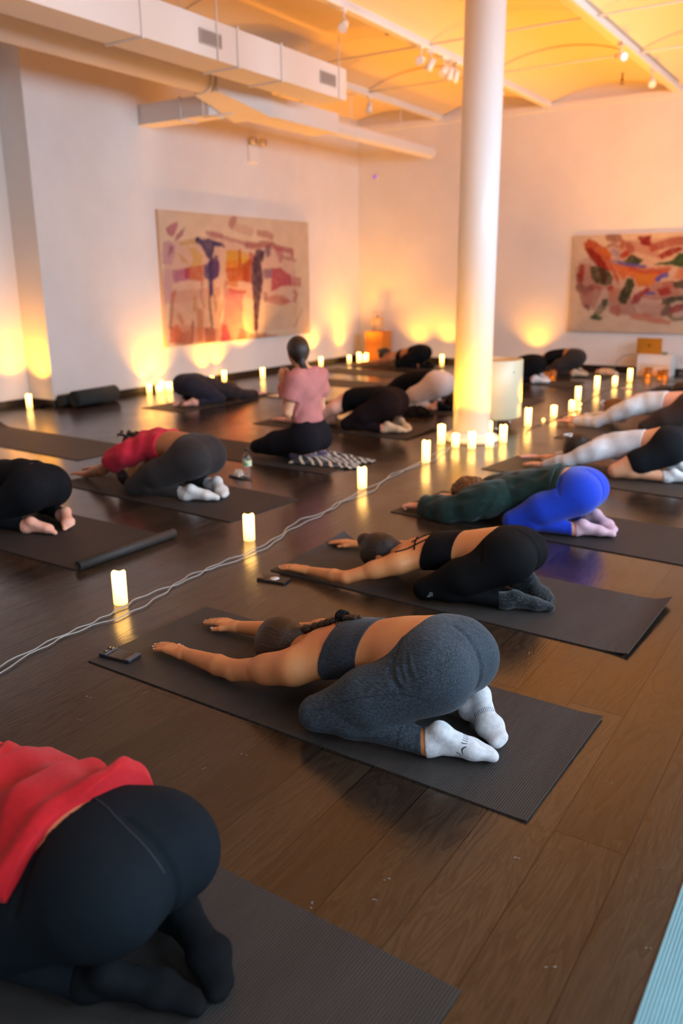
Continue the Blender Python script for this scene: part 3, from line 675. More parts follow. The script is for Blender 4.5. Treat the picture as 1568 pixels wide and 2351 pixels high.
def floormat():
    t = NT('dark_oak_floor'); mp = t.coord(rot=(0, 0, R(90)))
    br = t.n('ShaderNodeTexBrick'); t.l(mp, 0, br, 0); br.offset = .37; br.inputs['Scale'].default_value = 1; br.inputs['Brick Width'].default_value = 1.9; br.inputs['Row Height'].default_value = .187
    br.inputs['Mortar Size'].default_value = .0022; br.inputs['Mortar Smooth'].default_value = .3; br.inputs['Bias'].default_value = -.1
    br.inputs['Color1'].default_value = (0.0, 0, 0, 1); br.inputs['Color2'].default_value = (1, 1, 1, 1); br.inputs['Mortar'].default_value = (.5, .5, .5, 1)
    # grain: stretched, distorted, shifted plank by plank
    ad = t.n('ShaderNodeVectorMath'); ad.operation = 'MULTIPLY_ADD'; sc = t.n('ShaderNodeVectorMath'); sc.operation = 'SCALE'; t.l(br, 0, sc, 0); sc.inputs['Scale'].default_value = 7.3
    t.l(mp, 0, ad, 0); ad.inputs[1].default_value = (1.1, 7.5, 1); t.l(sc, 0, ad, 2)
    big = t.noise(ad, 1.5, 3, .5, .7); wv = t.math('FRACT', t.math('MULTIPLY', big, 11.0)); rings = t.ramp(wv, [(0, 0.25), (.35, .85), (.8, 1), (1, .25)])
    ad2 = t.n('ShaderNodeVectorMath'); ad2.operation = 'MULTIPLY'; t.l(mp, 0, ad2, 0); ad2.inputs[1].default_value = (9, 170, 1); fine = t.noise(ad2, 1, 4, .7)
    c1 = t.mix(rings, srgb('19120d'), srgb('3d3125')); c2 = t.mix(t.ramp(fine, [(.35, 0.0), (.7, 1.0)]), c1, srgb('2a211b'))
    c2.inputs[0].default_value = .5
    pl = t.mix(t.ramp(br, [(0, .0), (1, 1.)]), (.62, .60, .60), (1.28, 1.2, 1.12)); c3 = t.mix(1.0, c2, pl, 'MULTIPLY'); c4 = t.mix(br, c3, srgb('0a0604'), fo=1)
    t.base(c4)
    rg = t.ramp(t.noise(t.coord(), 2.2, 5, .6), [(.3, .15), (.75, .27)]); t.l(rg, 0, t.b, 'Roughness') if False else t.t.links.new(rg.outputs[0], t.b.inputs['Roughness'])
    t.set(spec=.5)
    hb = t.math('ADD', t.math('MULTIPLY', rings, .35), t.math('MULTIPLY', fine, .3)); hb2 = t.math('SUBTRACT', hb, t.math('MULTIPLY', br.outputs[1], 1.0)); t.bump(hb2, .22, .003)
    return t.m
struct(box_obj('floor', (XLR-.2, XR+.2, YN-.2, YB+.2, -.12, 0), floormat()))
struct(box_obj('wall_left', (XLR-.2, XL, 6.36, YB, 0, 4.3), WALL))
struct(box_obj('wall_left', (XLR-.2, XLR, YN, 6.36, 0, 4.3), brickmat()))
struct(box_obj('trim_1', (XL, XL+.035, 6.36, 8.03, 0, 3.93), WALL, bevel=.003))
struct(box_obj('wall_back', (XLR-.2, XR+.2, YB, YB+.2, 0, 4.3), WALL))
def holed(name, axis, c0, c1, a0, a1, holes, zlo, zhi):
    bm = bmesh.new()
    def bx(u0, u1, z0, z1):
        if axis == 'x': box(bm, c0, c1, u0, u1, z0, z1)
        else: box(bm, u0, u1, c0, c1, z0, z1)
    xs = a0
    for h0, h1 in sorted(holes):
        bx(xs, h0, 0, 4.3); bx(h0, h1, 0, zlo); bx(h0, h1, zhi, 4.3); xs = h1
    bx(xs, a1, 0, 4.3); return struct(bm_obj(name, bm, WALL))
hr = [(yc-wd/2-.1, yc+wd/2+.1) for yc, wd in WIN]; holed('wall_right', 'x', XR, XR+.2, YN, YB, hr, 1.4, 3.6)
struct(box_obj('wall_near', (XLR-.2, XR+.2, YN-.2, YN, 0, 4.3), WALL))
GLASS = plain('window_glass', (1, 1, 1), .05, trans=1.0, ior=1.02)
def window(i, axis, c, u0, u1):
    bm = bmesh.new(); z0, z1 = 1.4, 3.6; f = .05; um = (u0+u1)/2
    for a, b, p, q in ((u0, u0+f, z0, z1), (u1-f, u1, z0, z1), (u0+f, u1-f, z0, z0+f), (u0+f, u1-f, z1-f, z1), (um-.02, um+.02, z0+f, z1-f), (u0+f, u1-f, 2.5, 2.54)):
        if axis == 'x': box(bm, c-.02, c+.03, a, b, p, q)
        else: box(bm, a, b, c-.03, c+.02, p, q)
    o = struct(bm_obj('window_%d' % i, bm, PAINT))
    g = (c, c+.006, u0+f, u1-f, z0+f, z1-f) if axis == 'x' else (u0+f, u1-f, c-.006, c, z0+f, z1-f); box_obj('pane', g, GLASS, o)
for i, (a, b) in enumerate(hr): window(i+1, 'x', XR+.12, a, b)
for nm, b in (('baseboard_left', (XL+.035, XL+.05, 6.36, 8.045, 0, .08)), ('baseboard_left', (XL, XL+.016, 8.045, YB, 0, .08)), ('baseboard_left', (XLR, XLR+.016, YN, 6.345, 0, .08)),
              ('baseboard_left', (XLR+.016, XL+.05, 6.345, 6.36, 0, .08)), ('baseboard_back', (XL+.016, XR, YB-.016, YB, 0, .085)), ('baseboard_right', (XR-.016, XR, YN, YB-.016, 0, .085))):
    struct(box_obj(nm, b, DARKBASE, bevel=.003))
# ceiling: shallow vaults running along Y between steel beams
V = []; F_ = []; ys = [YN, 2.0, 6.9, 6.93, 10.83, 10.89, YB+.1]; ncol = None
prof = []
for a, b in zip(BEAMS, BEAMS[1:]):
    for k in range(16):
        t = k/16; prof.append((a+(b-a)*t, ZS+.19*(1-(2*t-1)**2)))
prof.append((BEAMS[-1], ZS))
def vault(y0, y1, dz, nm='ceiling', th=.06):
    V, F_ = [], []; n = len(prof)
    for y in (y0, y1):
        for z_ in (0, th): V += [(x, y, z+dz+z_) for x, z in prof]
    for i in range(n-1):
        F_ += [(i, i+1, 2*n+i+1, 2*n+i), (n+i, 3*n+i, 3*n+i+1, n+i+1), (i, n+i, n+i+1, i+1), (2*n+i, 2*n+i+1, 3*n+i+1, 3*n+i)]
    o = mesh_obj(nm, V, F_, CEIL, smooth=False); return struct(o)
vault(YN, YB+.1, 0)
for y in (3.1, 7.0, 10.88): vault(y, y+.05, -.014, 'trim_2', .012)
for i, x in enumerate(BEAMS[1:-1]):
    struct(box_obj('trim_3', (x-.055, x+.055, YN, YB, ZS-.05, ZS+.05), PAINT, bevel=.008))
struct(box_obj('trim_4', (XLR, XR, YB-.05, YB, ZS-.10, ZS+.0), WALL, bevel=.01))
for y in (1.6, 5.4, 9.2, 10.9):
    bm = bmesh.new(); tube(bm, [(XLR, y, ZS-.01), (XR, y, ZS-.01)], .013, 8); struct(bm_obj('trim_5', bm, PAINT))
# ------------------------------------------------------------------ ducts
bm = bmesh.new(); box(bm, -6.03, -5.61, YN+.02, 8.87, 3.395, 3.725)
d = bm_obj('air_duct', bm, DUCT, bevel=.006); tag(d, 'long white rectangular duct with two grey vents, hung below the ceiling', 'duct')
for y in (1.5, 3.6, 5.66, 6.92, 7.62):
    bm = bmesh.new(); box(bm, -6.045, -5.595, y-.012, y+.012, 3.38, 3.74); bm_obj('seam_flange', bm, DUCT, d, bevel=.002)
VENTD = plain('vent_dark', srgb('4a4240'), .6); VENT = plain('vent_slat', srgb('b9afa8'), .5)
for y0, y1 in ((6.38, 6.67), (8.33, 8.62), (3.0, 3.3)):
    bm = bmesh.new(); box(bm, -5.612, -5.602, y0, y1, 3.50, 3.61); v = bm_obj('vent', bm, VENTD, d)
    bm = bmesh.new()
    for k in range(13):
        y = y0+.012+k*(y1-y0-.024)/12; box(bm, -5.603, -5.596, y-.0045, y+.0045, 3.50, 3.61)
    box(bm, -5.606, -5.595, y0-.008, y0, 3.492, 3.618); box(bm, -5.606, -5.595, y1, y1+.008, 3.492, 3.618); box(bm, -5.606, -5.595, y0, y1, 3.61, 3.618); box(bm, -5.606, -5.595, y0, y1, 3.492, 3.50)
    bm_obj('slats', bm, VENT, v)
for y in (4.2, 6.62, 8.70):
    for x in (-5.60, -6.04):
        bm = bmesh.new(); tube(bm, [(x, y, 3.39), (x, y, 4.03)], .0065, 6); bm_obj('hanger_rod', bm, PAINT, d)
bm = bmesh.new(); tube(bm, [(-6.80, YN+.02, 3.58), (-6.80, 7.8, 3.58)], .15, 28); r1 = bm_obj('round_duct', bm, DUCT); tag(r1, 'round white duct running beside the rectangular one on its left', 'duct')
bm = bmesh.new(); tube(bm, [(-6.80, 7.72, 3.58), (-6.80, 7.76, 3.58)], .165, 28); bm_obj('collar', bm, DUCT, r1)
bm = bmesh.new(); box(bm, XL, -6.985, 8.05, 8.33, 3.27, 3.50); br_ = bm_obj('branch_duct', bm, DUCT, bevel=.005); tag(br_, 'small white duct branch reaching the left wall', 'duct')
bm = bmesh.new(); box(bm, -7.45, -7.42, 8.035, 8.345, 3.255, 3.515); bm_obj('seam_flange', bm, DUCT, br_)
# junction box with a sloping face, then the duct that goes on towards the back wall
bm = bmesh.new()
P8 = [(-6.98, 7.80), (-6.60, 7.80), (-6.60, 8.50), (-6.98, 8.50)]
vs = [bm.verts.new(p) for p in ((-6.98, 7.8, 3.44), (-6.62, 7.8, 3.44), (-6.62, 7.8, 3.73), (-6.98, 7.8, 3.73), (-6.98, 8.5, 3.24), (-6.40, 8.5, 3.24), (-6.40, 8.5, 3.52), (-6.98, 8.5, 3.60))]
for f in ((0, 1, 2, 3), (4, 7, 6, 5), (0, 4, 5, 1), (1, 5, 6, 2), (2, 6, 7, 3), (3, 7, 4, 0)): bm.faces.new([vs[i] for i in f])
jb = bm_obj('junction_duct', bm, DUCT, bevel=.006); tag(jb, 'white duct junction with sloping face where the branch meets the round duct', 'duct')
bm = bmesh.new(); tube(bm, [(-6.99, 7.95, 3.23), (-6.55, 7.95, 3.23)], .009, 8); tube(bm, [(-6.99, 7.95, 3.23), (-6.99, 7.95, 4.0)], .008, 8); bm_obj('trapeze_hanger', bm, PAINT, jb)
bm = bmesh.new(); box(bm, -6.85, -6.42, 8.50, 9.95, 3.26, 3.50); d2 = bm_obj('box_duct', bm, DUCT, bevel=.006); tag(d2, 'white box duct between the sloping junction and the open round duct', 'duct')
bm = bmesh.new(); tube(bm, [(-6.63, 9.95, 3.38), (-6.62, 13.0, 3.38)], .10, 28, caps=False); tube(bm, [(-6.62, 13.0, 3.38), (-6.63, 9.95, 3.38)], .088, 28, caps=False)
d3 = bm_obj('round_duct', bm, DUCT, smooth=True); tag(d3, 'open ended round white duct reaching the far corner of the room', 'duct')
for y in (10.6, 12.0):
    bm = bmesh.new(); tube(bm, [(-6.63, y, 3.37+.1), (-6.63, y, 4.1)], .006, 6); tube(bm, [(-6.63+.105*math.cos(a), y, 3.38+.105*math.sin(a)) for a in np.linspace(0, 2*math.pi, 22)], .006, 6); bm_obj('hanger_rod', bm, PAINT, d3)
# ------------------------------------------------------------------ column
bm = bmesh.new(); lathe(bm, [(0, 0), (.165, 0), (.165, 3.84), (.0, 3.84)], 56, (-3.05, 6.9, 0)); c_ = bm_obj('column', bm, NT('column_paint').set(base=srgb('dcdad8'), rough=.32, spec=.45).m); tag(c_, 'round white column rising from the ring of candles to the ceiling', 'column')
bm = bmesh.new(); lathe(bm, [(.166, 0), (.245, 0), (.25, .012), (.248, .04), (.235, .05), (.20, .055), (.19, .075), (.166, .08)], 48, (-3.05, 6.9, 0)); bm_obj('base_ring', bm, PAINT, c_)
bm = bmesh.new(); box(bm, -3.28, -2.82, 6.67, 7.13, 3.82, 3.88); bm_obj('cap_plate', bm, PAINT, c_, bevel=.01)
# ------------------------------------------------------------------ track lights
def spot(x, y, ang, label, tilt=35):
    e = empty('track_spotlight', (x, y, ZS-.07), ang, label, 'light', 'ceiling track spotlights')
    bm = bmesh.new(); box(bm, -.018, .018, -.05, .05, -.03, 0); bm_obj('adapter', bm, PAINT, e, bevel=.003)
    bm = bmesh.new(); tube(bm, [(0, 0, -.03), (0, 0, -.115)], .008, 8); bm_obj('stem', bm, PAINT, e)
    bm = bmesh.new(); t = R(tilt); a = Vector((0, math.cos(t), -math.sin(t))); c0 = Vector((0, 0, -.14)); tube(bm, [c0-a*.06, c0+a*.02, c0+a*.075], [.036, .042, .045], 20); hd = bm_obj('lamp_head', bm, PAINT, e)
    bm = bmesh.new(); tube(bm, [c0+a*.0752, c0+a*.077], .037, 20); bm_obj('lens', bm, plain('lamp_lens', (.75, .72, .7), .2), hd)
    return e
for x, y0, y1, nm in ((-6.50, 9.7, 12.6, 'short track rail above the box duct, leftmost'), (-4.70, 3.0, 12.9, 'long track rail on the middle beam carrying the row of spotlights'), (-2.85, 3.0, 12.9, 'long track rail on the beam above the white column')):
    tag(box_obj('track_rail', (x-.017, x+.017, y0, y1, ZS-.075, ZS-.05), PAINT), nm, 'track rail')
S1 = 'white spotlight on the middle ceiling rail, '
spot(-4.70, 7.39, R(200), S1+'nearest one')
for i, (y, a) in enumerate(((8.96, 190), (9.19, 120), (9.53, 170), (9.68, 100), (9.84, 60))):
    spot(-4.70, y, R(a), S1+('first from left of the row of five', 'second from left of the row of five', 'middle of the row of five', 'fourth from left of the row of five', 'rightmost of the row of five')[i], (20, 60, 40, 75, 60)[i])
spot(-4.70, 11.17, R(160), S1+'just right of the white column'); spot(-2.85, 10.07, R(230), 'white spotlight on the right ceiling rail, the nearer one', 15); spot(-2.85, 11.51, R(200), 'white spotlight on the right ceiling rail, the farther one', 40); spot(-6.50, 10.87, R(180), 'white spotlight hanging above the round duct', 70)
BRASS = plain('sprinkler_brass', srgb('5a3a1a'), .35, metal=.8)
for x, y, lb in ((-4.97, 8.69, 'brass sprinkler head on the ceiling left of the row of spotlights'), (-3.52, 12.6, 'brass sprinkler head on the ceiling near the back wall')):
    e = empty('sprinkler', (x, y, ZS+.11), 0, lb, 'sprinkler'); bm = bmesh.new(); lathe(bm, [(0, .05), (.009, .05), (.012, -.03), (.02, -.035), (.02, -.05), (.006, -.055), (0, -.055)], 16); bm_obj('nozzle', bm, BRASS, e); bm = bmesh.new(); lathe(bm, [(0, -.088), (.028, -.088), (.03, -.084), (0, -.083)], 16); tube(bm, [(-.014, 0, -.05), (-.02, 0, -.07), (-.004, 0, -.086)], .003, 6); tube(bm, [(.014, 0, -.05), (.02, 0, -.07), (.004, 0, -.086)], .003, 6); bm_obj('deflector', bm, BRASS, e)
# ------------------------------------------------------------------ wall things
e = empty('emergency_light', (XL, 10.32, 3.36), 0, 'twin-head emergency light high on the left wall above the painting', 'light')
box_obj('housing', (0, .05, -.14, .06, -.30, -.06), WALL, e, bevel=.008)
for y in (-.10, .13):
    bm = bmesh.new(); tube(bm, [(.05, y, .0), (.12, y+.03, -.01)], [.05, .06], 20); h_ = bm_obj('lamp_head', bm, plain('lamp_cream', srgb('cdb9a0'), .4), e); bm = bmesh.new(); tube(bm, [(.1205, y+.03, -.01), (.124, y+.032, -.01)], [.048, .045], 20); bm_obj('lens', bm, plain('lens_brown', srgb('6a4528'), .2), h_)
bm = bmesh.new(); tube(bm, [(.03, -.1, -.02), (.03, .12, -.02)], .015, 8); bm_obj('bracket', bm, PAINT, e)
e = empty('thermostat', (XLR, 6.0, 1.62), 0, 'small thermostat on the recessed wall at the left frame edge', 'thermostat'); box_obj('plate', (0, .022, -.06, .06, -.035, .035), PAINT, e, bevel=.004); box_obj('display', (.022, .024, 0.01, .05, -.02, .02), plain('lcd', srgb('3a3f3c'), .2), e)
e = empty('wall_sensor', (-7.80, YB, 3.11), 0, 'tiny sensor with violet lens high in the far corner', 'sensor'); bm = bmesh.new(); tube(bm, [(0, 0, 0), (0, -.03, 0)], .04, 20); bm_obj('housing', bm, PAINT, e); bm = bmesh.new(); tube(bm, [(0, -.03, 0), (0, -.036, 0)], .026, 20); bm_obj('lens', bm, plain('violet_led', srgb('7a3ab0'), .2, emit=srgb('7a2ad0'), emit_s=.8), e)
# ------------------------------------------------------------------ paintings
def painting(name, W_, H_, strokes, ground, nx, ny, seed, label, place):
    U, V_ = np.meshgrid(np.linspace(0, W_, nx), np.linspace(0, H_, ny), indexing='ij'); rg = np.random.RandomState(seed)
    def nz(f, a):
        o = 0
        for k in range(5):
            ph = rg.rand(4)*6.28; fr = f*(1.6**k)*(0.7+.6*rg.rand(2)); o = o+a/(1.5**k)*np.sin(U*fr[0]+ph[0]+1.3*np.sin(V_*fr[1]*.7+ph[2]))*np.sin(V_*fr[1]+ph[1]+1.3*np.sin(U*fr[0]*.6+ph[3]))
        return o
    C = np.zeros((nx, ny, 3))+np.array(srgb(ground))*(1+.05*nz(9, 1))[..., None]
    for kd, col, al, wd, pts in strokes:
        u = U+nz(34, .006); v = V_+nz(30, .006); Pn = np.array(pts); d = np.full(U.shape, 9.)
        seg = list(zip(Pn, np.roll(Pn, -1, 0))) if kd == 'P' else list(zip(Pn[:-1], Pn[1:])); ins = np.zeros(U.shape, bool)
        for a, b in seg:
            ab = b-a; t = np.clip(((u-a[0])*ab[0]+(v-a[1])*ab[1])/max(1e-9, ab@ab), 0, 1); d = np.minimum(d, np.hypot(u-a[0]-t*ab[0], v-a[1]-t*ab[1]))
            if kd == 'P': ins ^= ((a[1] > v) != (b[1] > v)) & (u < (b[0]-a[0])*(v-a[1])/((b[1]-a[1]) if abs(b[1]-a[1]) > 1e-9 else 1e-9)+a[0])
        sd = np.where(ins, d, -d) if kd == 'P' else wd*1.0-d
        m = np.clip(sd/.022+.5, 0, 1)*al*np.clip(1+.09*nz(60, 1)+.07*nz(20, 1), .45, 1.1); m = np.clip(m, 0, 1)[..., None]
        C = C*(1-m)+np.array(srgb(col))*np.array((.62, .60, .78))*(1+.06*nz(45, 1))[..., None]*m
    C = np.clip(C, 0, 1); verts = np.zeros((nx*ny, 3)); I = np.arange(nx*ny).reshape(nx, ny)
    Fq = np.stack([I[:-1, :-1], I[1:, :-1], I[1:, 1:], I[:-1, 1:]], -1).reshape(-1, 4); verts = place(U.ravel(), V_.ravel())
    t = NT(name+'_paint'); t.set(rough=.55, spec=.25); at = t.n('ShaderNodeAttribute'); at.attribute_name = 'pigment'; t.l(at, 0, t.b, 'Base Color'); t.bump(t.noise(t.coord(), 180, 3), .2, .003)
    return mesh_obj('painted_canvas', verts, Fq, t.m, None, True, {'pigment': C.reshape(-1, 3)})
CANV = plain('canvas_edge', srgb('c9a888'), .8)
e = empty('painting', (XL, 8.25, .555), 0, 'large abstract canvas with purple, magenta and orange strokes on the left wall', 'painting')
c1_ = painting('painting_left', 3.38, 1.75, STROKES_LEFT, 'c0aa92', 340, 176, 3, '', lambda u, v: np.stack([np.full_like(u, .045), u, v], 1)); c1_.parent = e
box_obj('stretcher', (.002, .044, 0, 3.38, 0, 1.75), CANV, e)
e = empty('painting', (-4.24, YB, .60), 0, 'large abstract canvas with red, green and orange strokes on the back wall', 'painting')
c2_ = painting('painting_right', 2.40, 1.43, STROKES_RIGHT, 'bca48c', 300, 180, 9, '', lambda u, v: np.stack([u, np.full_like(u, -.045), v], 1)); c2_.parent = e
box_obj('stretcher', (0, 2.40, -.044, -.002, 0, 1.43), CANV, e)
# ---- the woman in front: grey-blue leggings, crop top, long braid
def heather(name, c1, c2, c3):
    t = NT(name); t.set(rough=.9, sheen=.08, spec=.2)
    mp = t.coord(scale=(55, 280, 240), rot=(0, R(25), R(12))); nz = t.noise(mp, 1.0, 6, .7)
    t.base(t.ramp(nz, [(.34, c1), (.5, c2), (.68, c3)])); t.bump(t.noise(t.coord(), 700, 2), .15, .002); return t.m
HEATH = heather('heather_leggings', srgb('1d2226'), srgb('323a42'), srgb('4a545d'))
HEATH2 = heather('heather_top', srgb('1f2126'), srgb('2e3239'), srgb('3c424c'))
SEAM = plain('seam_thread', srgb('1c2127'), .8)
BLACKFAB = fabric('black_stretch', srgb('0d0e11'), var=.2, sheen=.06)
def sockmat():
    t = NT('grip_sock'); t.set(rough=.95, sheen=.3, spec=.2)
    at = t.n('ShaderNodeAttribute'); at.attribute_name = 'pat'; sx = t.n('ShaderNodeSeparateXYZ'); t.l(at, 1, sx, 0)
    x, y = sx.outputs[0], sx.outputs[1]
    fr = t.math('LESS_THAN', t.math('FRACT', t.math('MULTIPLY', y, 165)), .30)
    band = t.math('MULTIPLY', t.math('GREATER_THAN', x, .066), t.math('LESS_THAN', x, .084))
    lim = t.math('LESS_THAN', t.math('ABSOLUTE', y), .045)
    m = t.math('MULTIPLY', t.math('MULTIPLY', fr, band), lim)
    nz = t.noise(t.coord(), 60, 4); wool = t.ramp(nz, [(.3, srgb('b9b8bb')), (.7, srgb('d2d2d4'))])
    t.base(t.mix(m, wool, srgb('3c434d'))); t.bump(t.noise(t.coord(), 420, 2), .5, .003); return t.m
J1 = joints(kneeL=(.37, .25, .07), kneeR=(.37, -.20, .07),
    ankL=(.015, .15, .042), heelL=(-.018, .135, .085), ballL=(-.10, .085, .033), toeL=(-.155, .06, .022),
    ankR=(.02, -.115, .045), heelR=(-.01, -.13, .095), ballR=(-.085, -.06, .037), toeR=(-.14, -.02, .024),
    shL=(.56, .15, .132), elL=(.83, .165, .05), wrL=(1.12, .155, .032), hdL=(1, .02, -.03),
    shR=(.57, -.145, .15), elR=(.86, -.20, .06), wrR=(1.135, -.15, .032), hdR=(1, .02, -.03), head=(.735, -.005, .098))
B1 = Body(J1, leg=1.0)
add_grooves(B1, [[(.155, .12, .36), (.14, .17, .31), (.115, .20, .26), (.08, .22, .235)], [(.14, -.13, .36), (.12, -.18, .30)]])
add_grooves(B1, [[(.02, .0, .38), (-.04, .0, .34), (-.07, .0, .27), (-.05, .0, .2)]], r=.005, k=.02)
def braid1(B):
    it = []; P = catmull([B.hc-B.hu*.045-B.hf*.085, A(.60, -.035, .215), A(.53, -.03, .255), A(.46, -.03, .285), A(.40, -.01, .305)], 5)
    n = len(P)
    for i, p in enumerate(P):
        s_ = 1 if i % 2 else -1; r = .021*(1-.45*i/n)
        it.append((EL(p+A(0, s_*.008, 0), (r*1.15, r*.7, r*.75), (1, s_*.7, -.2), (0, 1, 0)), .006))
    return it
def xtra1(o, B, res):
    F = B.Fall
    hemf = B.Fleggings
    # side seam curving over thigh and hip, and yoke seam
    strands(B, Fn(lambda P, bc=None, h=0: B.Fall(P, bc, h)-.0032), [[(.33, .26, .10), (.25, .25, .15), (.14, .23, .20), (.05, .21, .22), (-.02, .20, .20)],
        [(.13, .17, .34), (.10, .18, .28), (.075, .2, .22)], [(.34, .27, .05), (.22, .24, .055), (.1, .19, .06)]], .0012, SEAM, 'seam', o)
    strands(B, Fn(lambda P, bc=None, h=0: B.Fall(P, bc, h)-.001), [[(.44, -.055, .29), (.50, -.085, .26), (.55, -.13, .22)], [(.44, .045, .29), (.475, .02, .28), (.51, -.03, .27), (.55, -.08, .24)]], .0045, HEATH2, 'strap', o)
    bm = bmesh.new()
    p = A(.485, -.032, .278)
    for k in range(3):
        tube(bm, [Vector(p+A(.012*k-.012, .021*math.cos(a), .017*math.sin(a)+.004)) for a in np.linspace(0, 2*math.pi, 14)], .0045, 6)
    bm_obj('hair_tie', bm, BLACKFAB, o)
p1 = person('person kneeling forward in heathered grey-blue leggings and grey crop top, long brown braid', (-.98, 2.185, .006), 175, 1.0, B1, SKIN1, .0034,
    [leggings(HEATH, L=[((1, .3, .2), 9, .3, .0008)],
        ridges=[[(.12, .18, .31), (.10, .2, .275), (.085, .21, .25)], [(.11, .165, .33), (.085, .19, .295), (.06, .21, .26)], [(.085, .17, .345), (.06, .19, .31), (.035, .21, .28)]]
          + [[(.045+.013*k+.004*math.sin(a*3+k), .155+.05*math.cos(a), .045+.05*math.sin(a)) for a in np.linspace(-.6, 2.6, 7)] for k in range(4)]), socks(sockmat(), up=.006, attr=True),
     topwear(HEATH2, 'crop_top', lambda P: np.maximum(.315-P[..., 0], P[..., 0]-.465+.1*np.abs(P[..., 1])), t=.004), xtra1, fingernails(NAIL)],
    hair_obj(braid1, mat=HAIR_BR))
# ---- the others
def fab(n, h, **k): return fabric(n, srgb(h), **k)
WHITE_TOP = fab('white_jersey', 'c9c4c4', var=.06, sheen=.2); GREEN = fab('green_wool', '0e2a25', var=.3, scale=70, bump=.7, weave=300, sheen=.12)
BLUE = fab('royal_blue_stretch', '0634b4', var=.08, sheen=.2); CHAR = fab('charcoal_stretch', '2a2423', var=.15); BROWNLEG = fab('brown_stretch', '33241f', var=.15)
REDTEE = fab('red_jersey', 'c32236', var=.08); REDHOOD = fab('red_fleece', 'b00f18', var=.12, scale=60, bump=.5, weave=400, sheen=.06)
PINKTEE = fab('dusty_pink_jersey', 'b8726c', var=.08); NAVY = fab('dark_navy_jersey', '231f2b', var=.2)
PALESOCK = fab('pale_pink_sock', 'c9a3ae', var=.06); WHITESOCK = fab('white_sock', 'cfcbca', var=.05); CREAM = fab('cream_sock', 'c3a98c', var=.08); PURPLE = fab('purple_sock', '5a4560', var=.3, scale=200)
def dotted():
    t = NT('dotted_grip_sock'); t.set(rough=.9, sheen=.2, spec=.3); v = t.n('ShaderNodeTexVoronoi'); v.inputs['Scale'].default_value = 110
    mp = t.coord(); t.l(mp, 0, v, 0); r = t.ramp(v, [(.16, srgb('5d6972')), (.24, srgb('14181b'))]); t.base(r); return t.m
DOTSOCK = dotted()
def stripes(name, a, b, direction, fq, duty):
    t = NT(name); t.set(rough=.9, sheen=.2, spec=.2); mp = t.coord(); d = t.n('ShaderNodeVectorMath'); d.operation = 'DOT_PRODUCT'; t.l(mp, 0, d, 0); d.inputs[1].default_value = tuple(direction)
    f = t.math('FRACT', t.math('MULTIPLY', d.outputs['Value'], fq)); t.base(t.mix(t.math('LESS_THAN', f, duty), a, b)); return t.m
STRIPELEG = stripes('striped_leggings', srgb('dccac2'), srgb('7d6a66'), (.35, 0, .94), 58, .22)
def bandsock():
    t = NT('striped_crew_sock'); t.set(rough=.9, sheen=.3, spec=.2); at = t.n('ShaderNodeAttribute'); at.attribute_name = 'pat'; sx = t.n('ShaderNodeSeparateXYZ'); t.l(at, 1, sx, 0)
    x = t.math('ADD', sx.outputs[0], t.math('MULTIPLY', sx.outputs[2], -.15)); f = t.math('LESS_THAN', t.math('FRACT', t.math('MULTIPLY', x, 75)), .42)
    m = t.math('MULTIPLY', f, t.math('LESS_THAN', x, -.022)); t.base(t.mix(m, srgb('cfcac6'), srgb('5f5a60'))); return t.m
BANDSOCK = bandsock()
def clip(pts, r, mat, name='hair_clip', label=None):
    def g(o, B, res):
        bm = bmesh.new(); P = [Vector(B.hc+B.hu*a+B.hf*b+B.hl*c) for a, b, c in pts]; tube(bm, P, r, 8); c = bm_obj(name, bm, mat, o)
        if label: c['label'] = label
    return g
def multi(*gs):
    def g(o, B, res):
        for x in gs: x(o, B, res)
    return g
MAT_Z = .006
xm = lambda a: (lambda P: a-P[..., 0])
# second woman: black set, bun
J2 = joints(kneeL=(.36, .235, .068), kneeR=(.36, -.22, .068), ankL=(.02, .13, .042), heelL=(-.02, .115, .07), ballL=(-.10, .075, .034), toeL=(-.155, .05, .022), ankR=(.03, -.10, .045), heelR=(.0, -.10, .09), ballR=(-.08, -.05, .037), toeR=(-.13, -.02, .024),
    shL=(.55, .155, .14), elL=(.765, .27, .055), wrL=(1.02, .235, .032), hdL=(1, .03, -.04), shR=(.55, -.155, .14), elR=(.76, -.27, .06), wrR=(1.03, -.25, .032), hdR=(1, .05, -.04), head=(.72, 0, .115))
B2 = Body(J2, leg=.97, belly=.93, arm=.88)
add_grooves(B2, [[(.15, .13, .35), (.13, .18, .29), (.115, .20, .26)]])
add_grooves(B2, [[(.03, .0, .37), (-.03, .0, .33), (-.06, .0, .26), (-.04, .0, .2)]], r=.005, k=.02)
def bun2(B): c = B.hc+B.hu*.10-B.hf*.055; return [(EL(c, (.046, .042, .046), B.hu, B.hf), .012), (RC(c-B.hu*.02, c-B.hu*.045+B.hf*.02, .03), .015)]
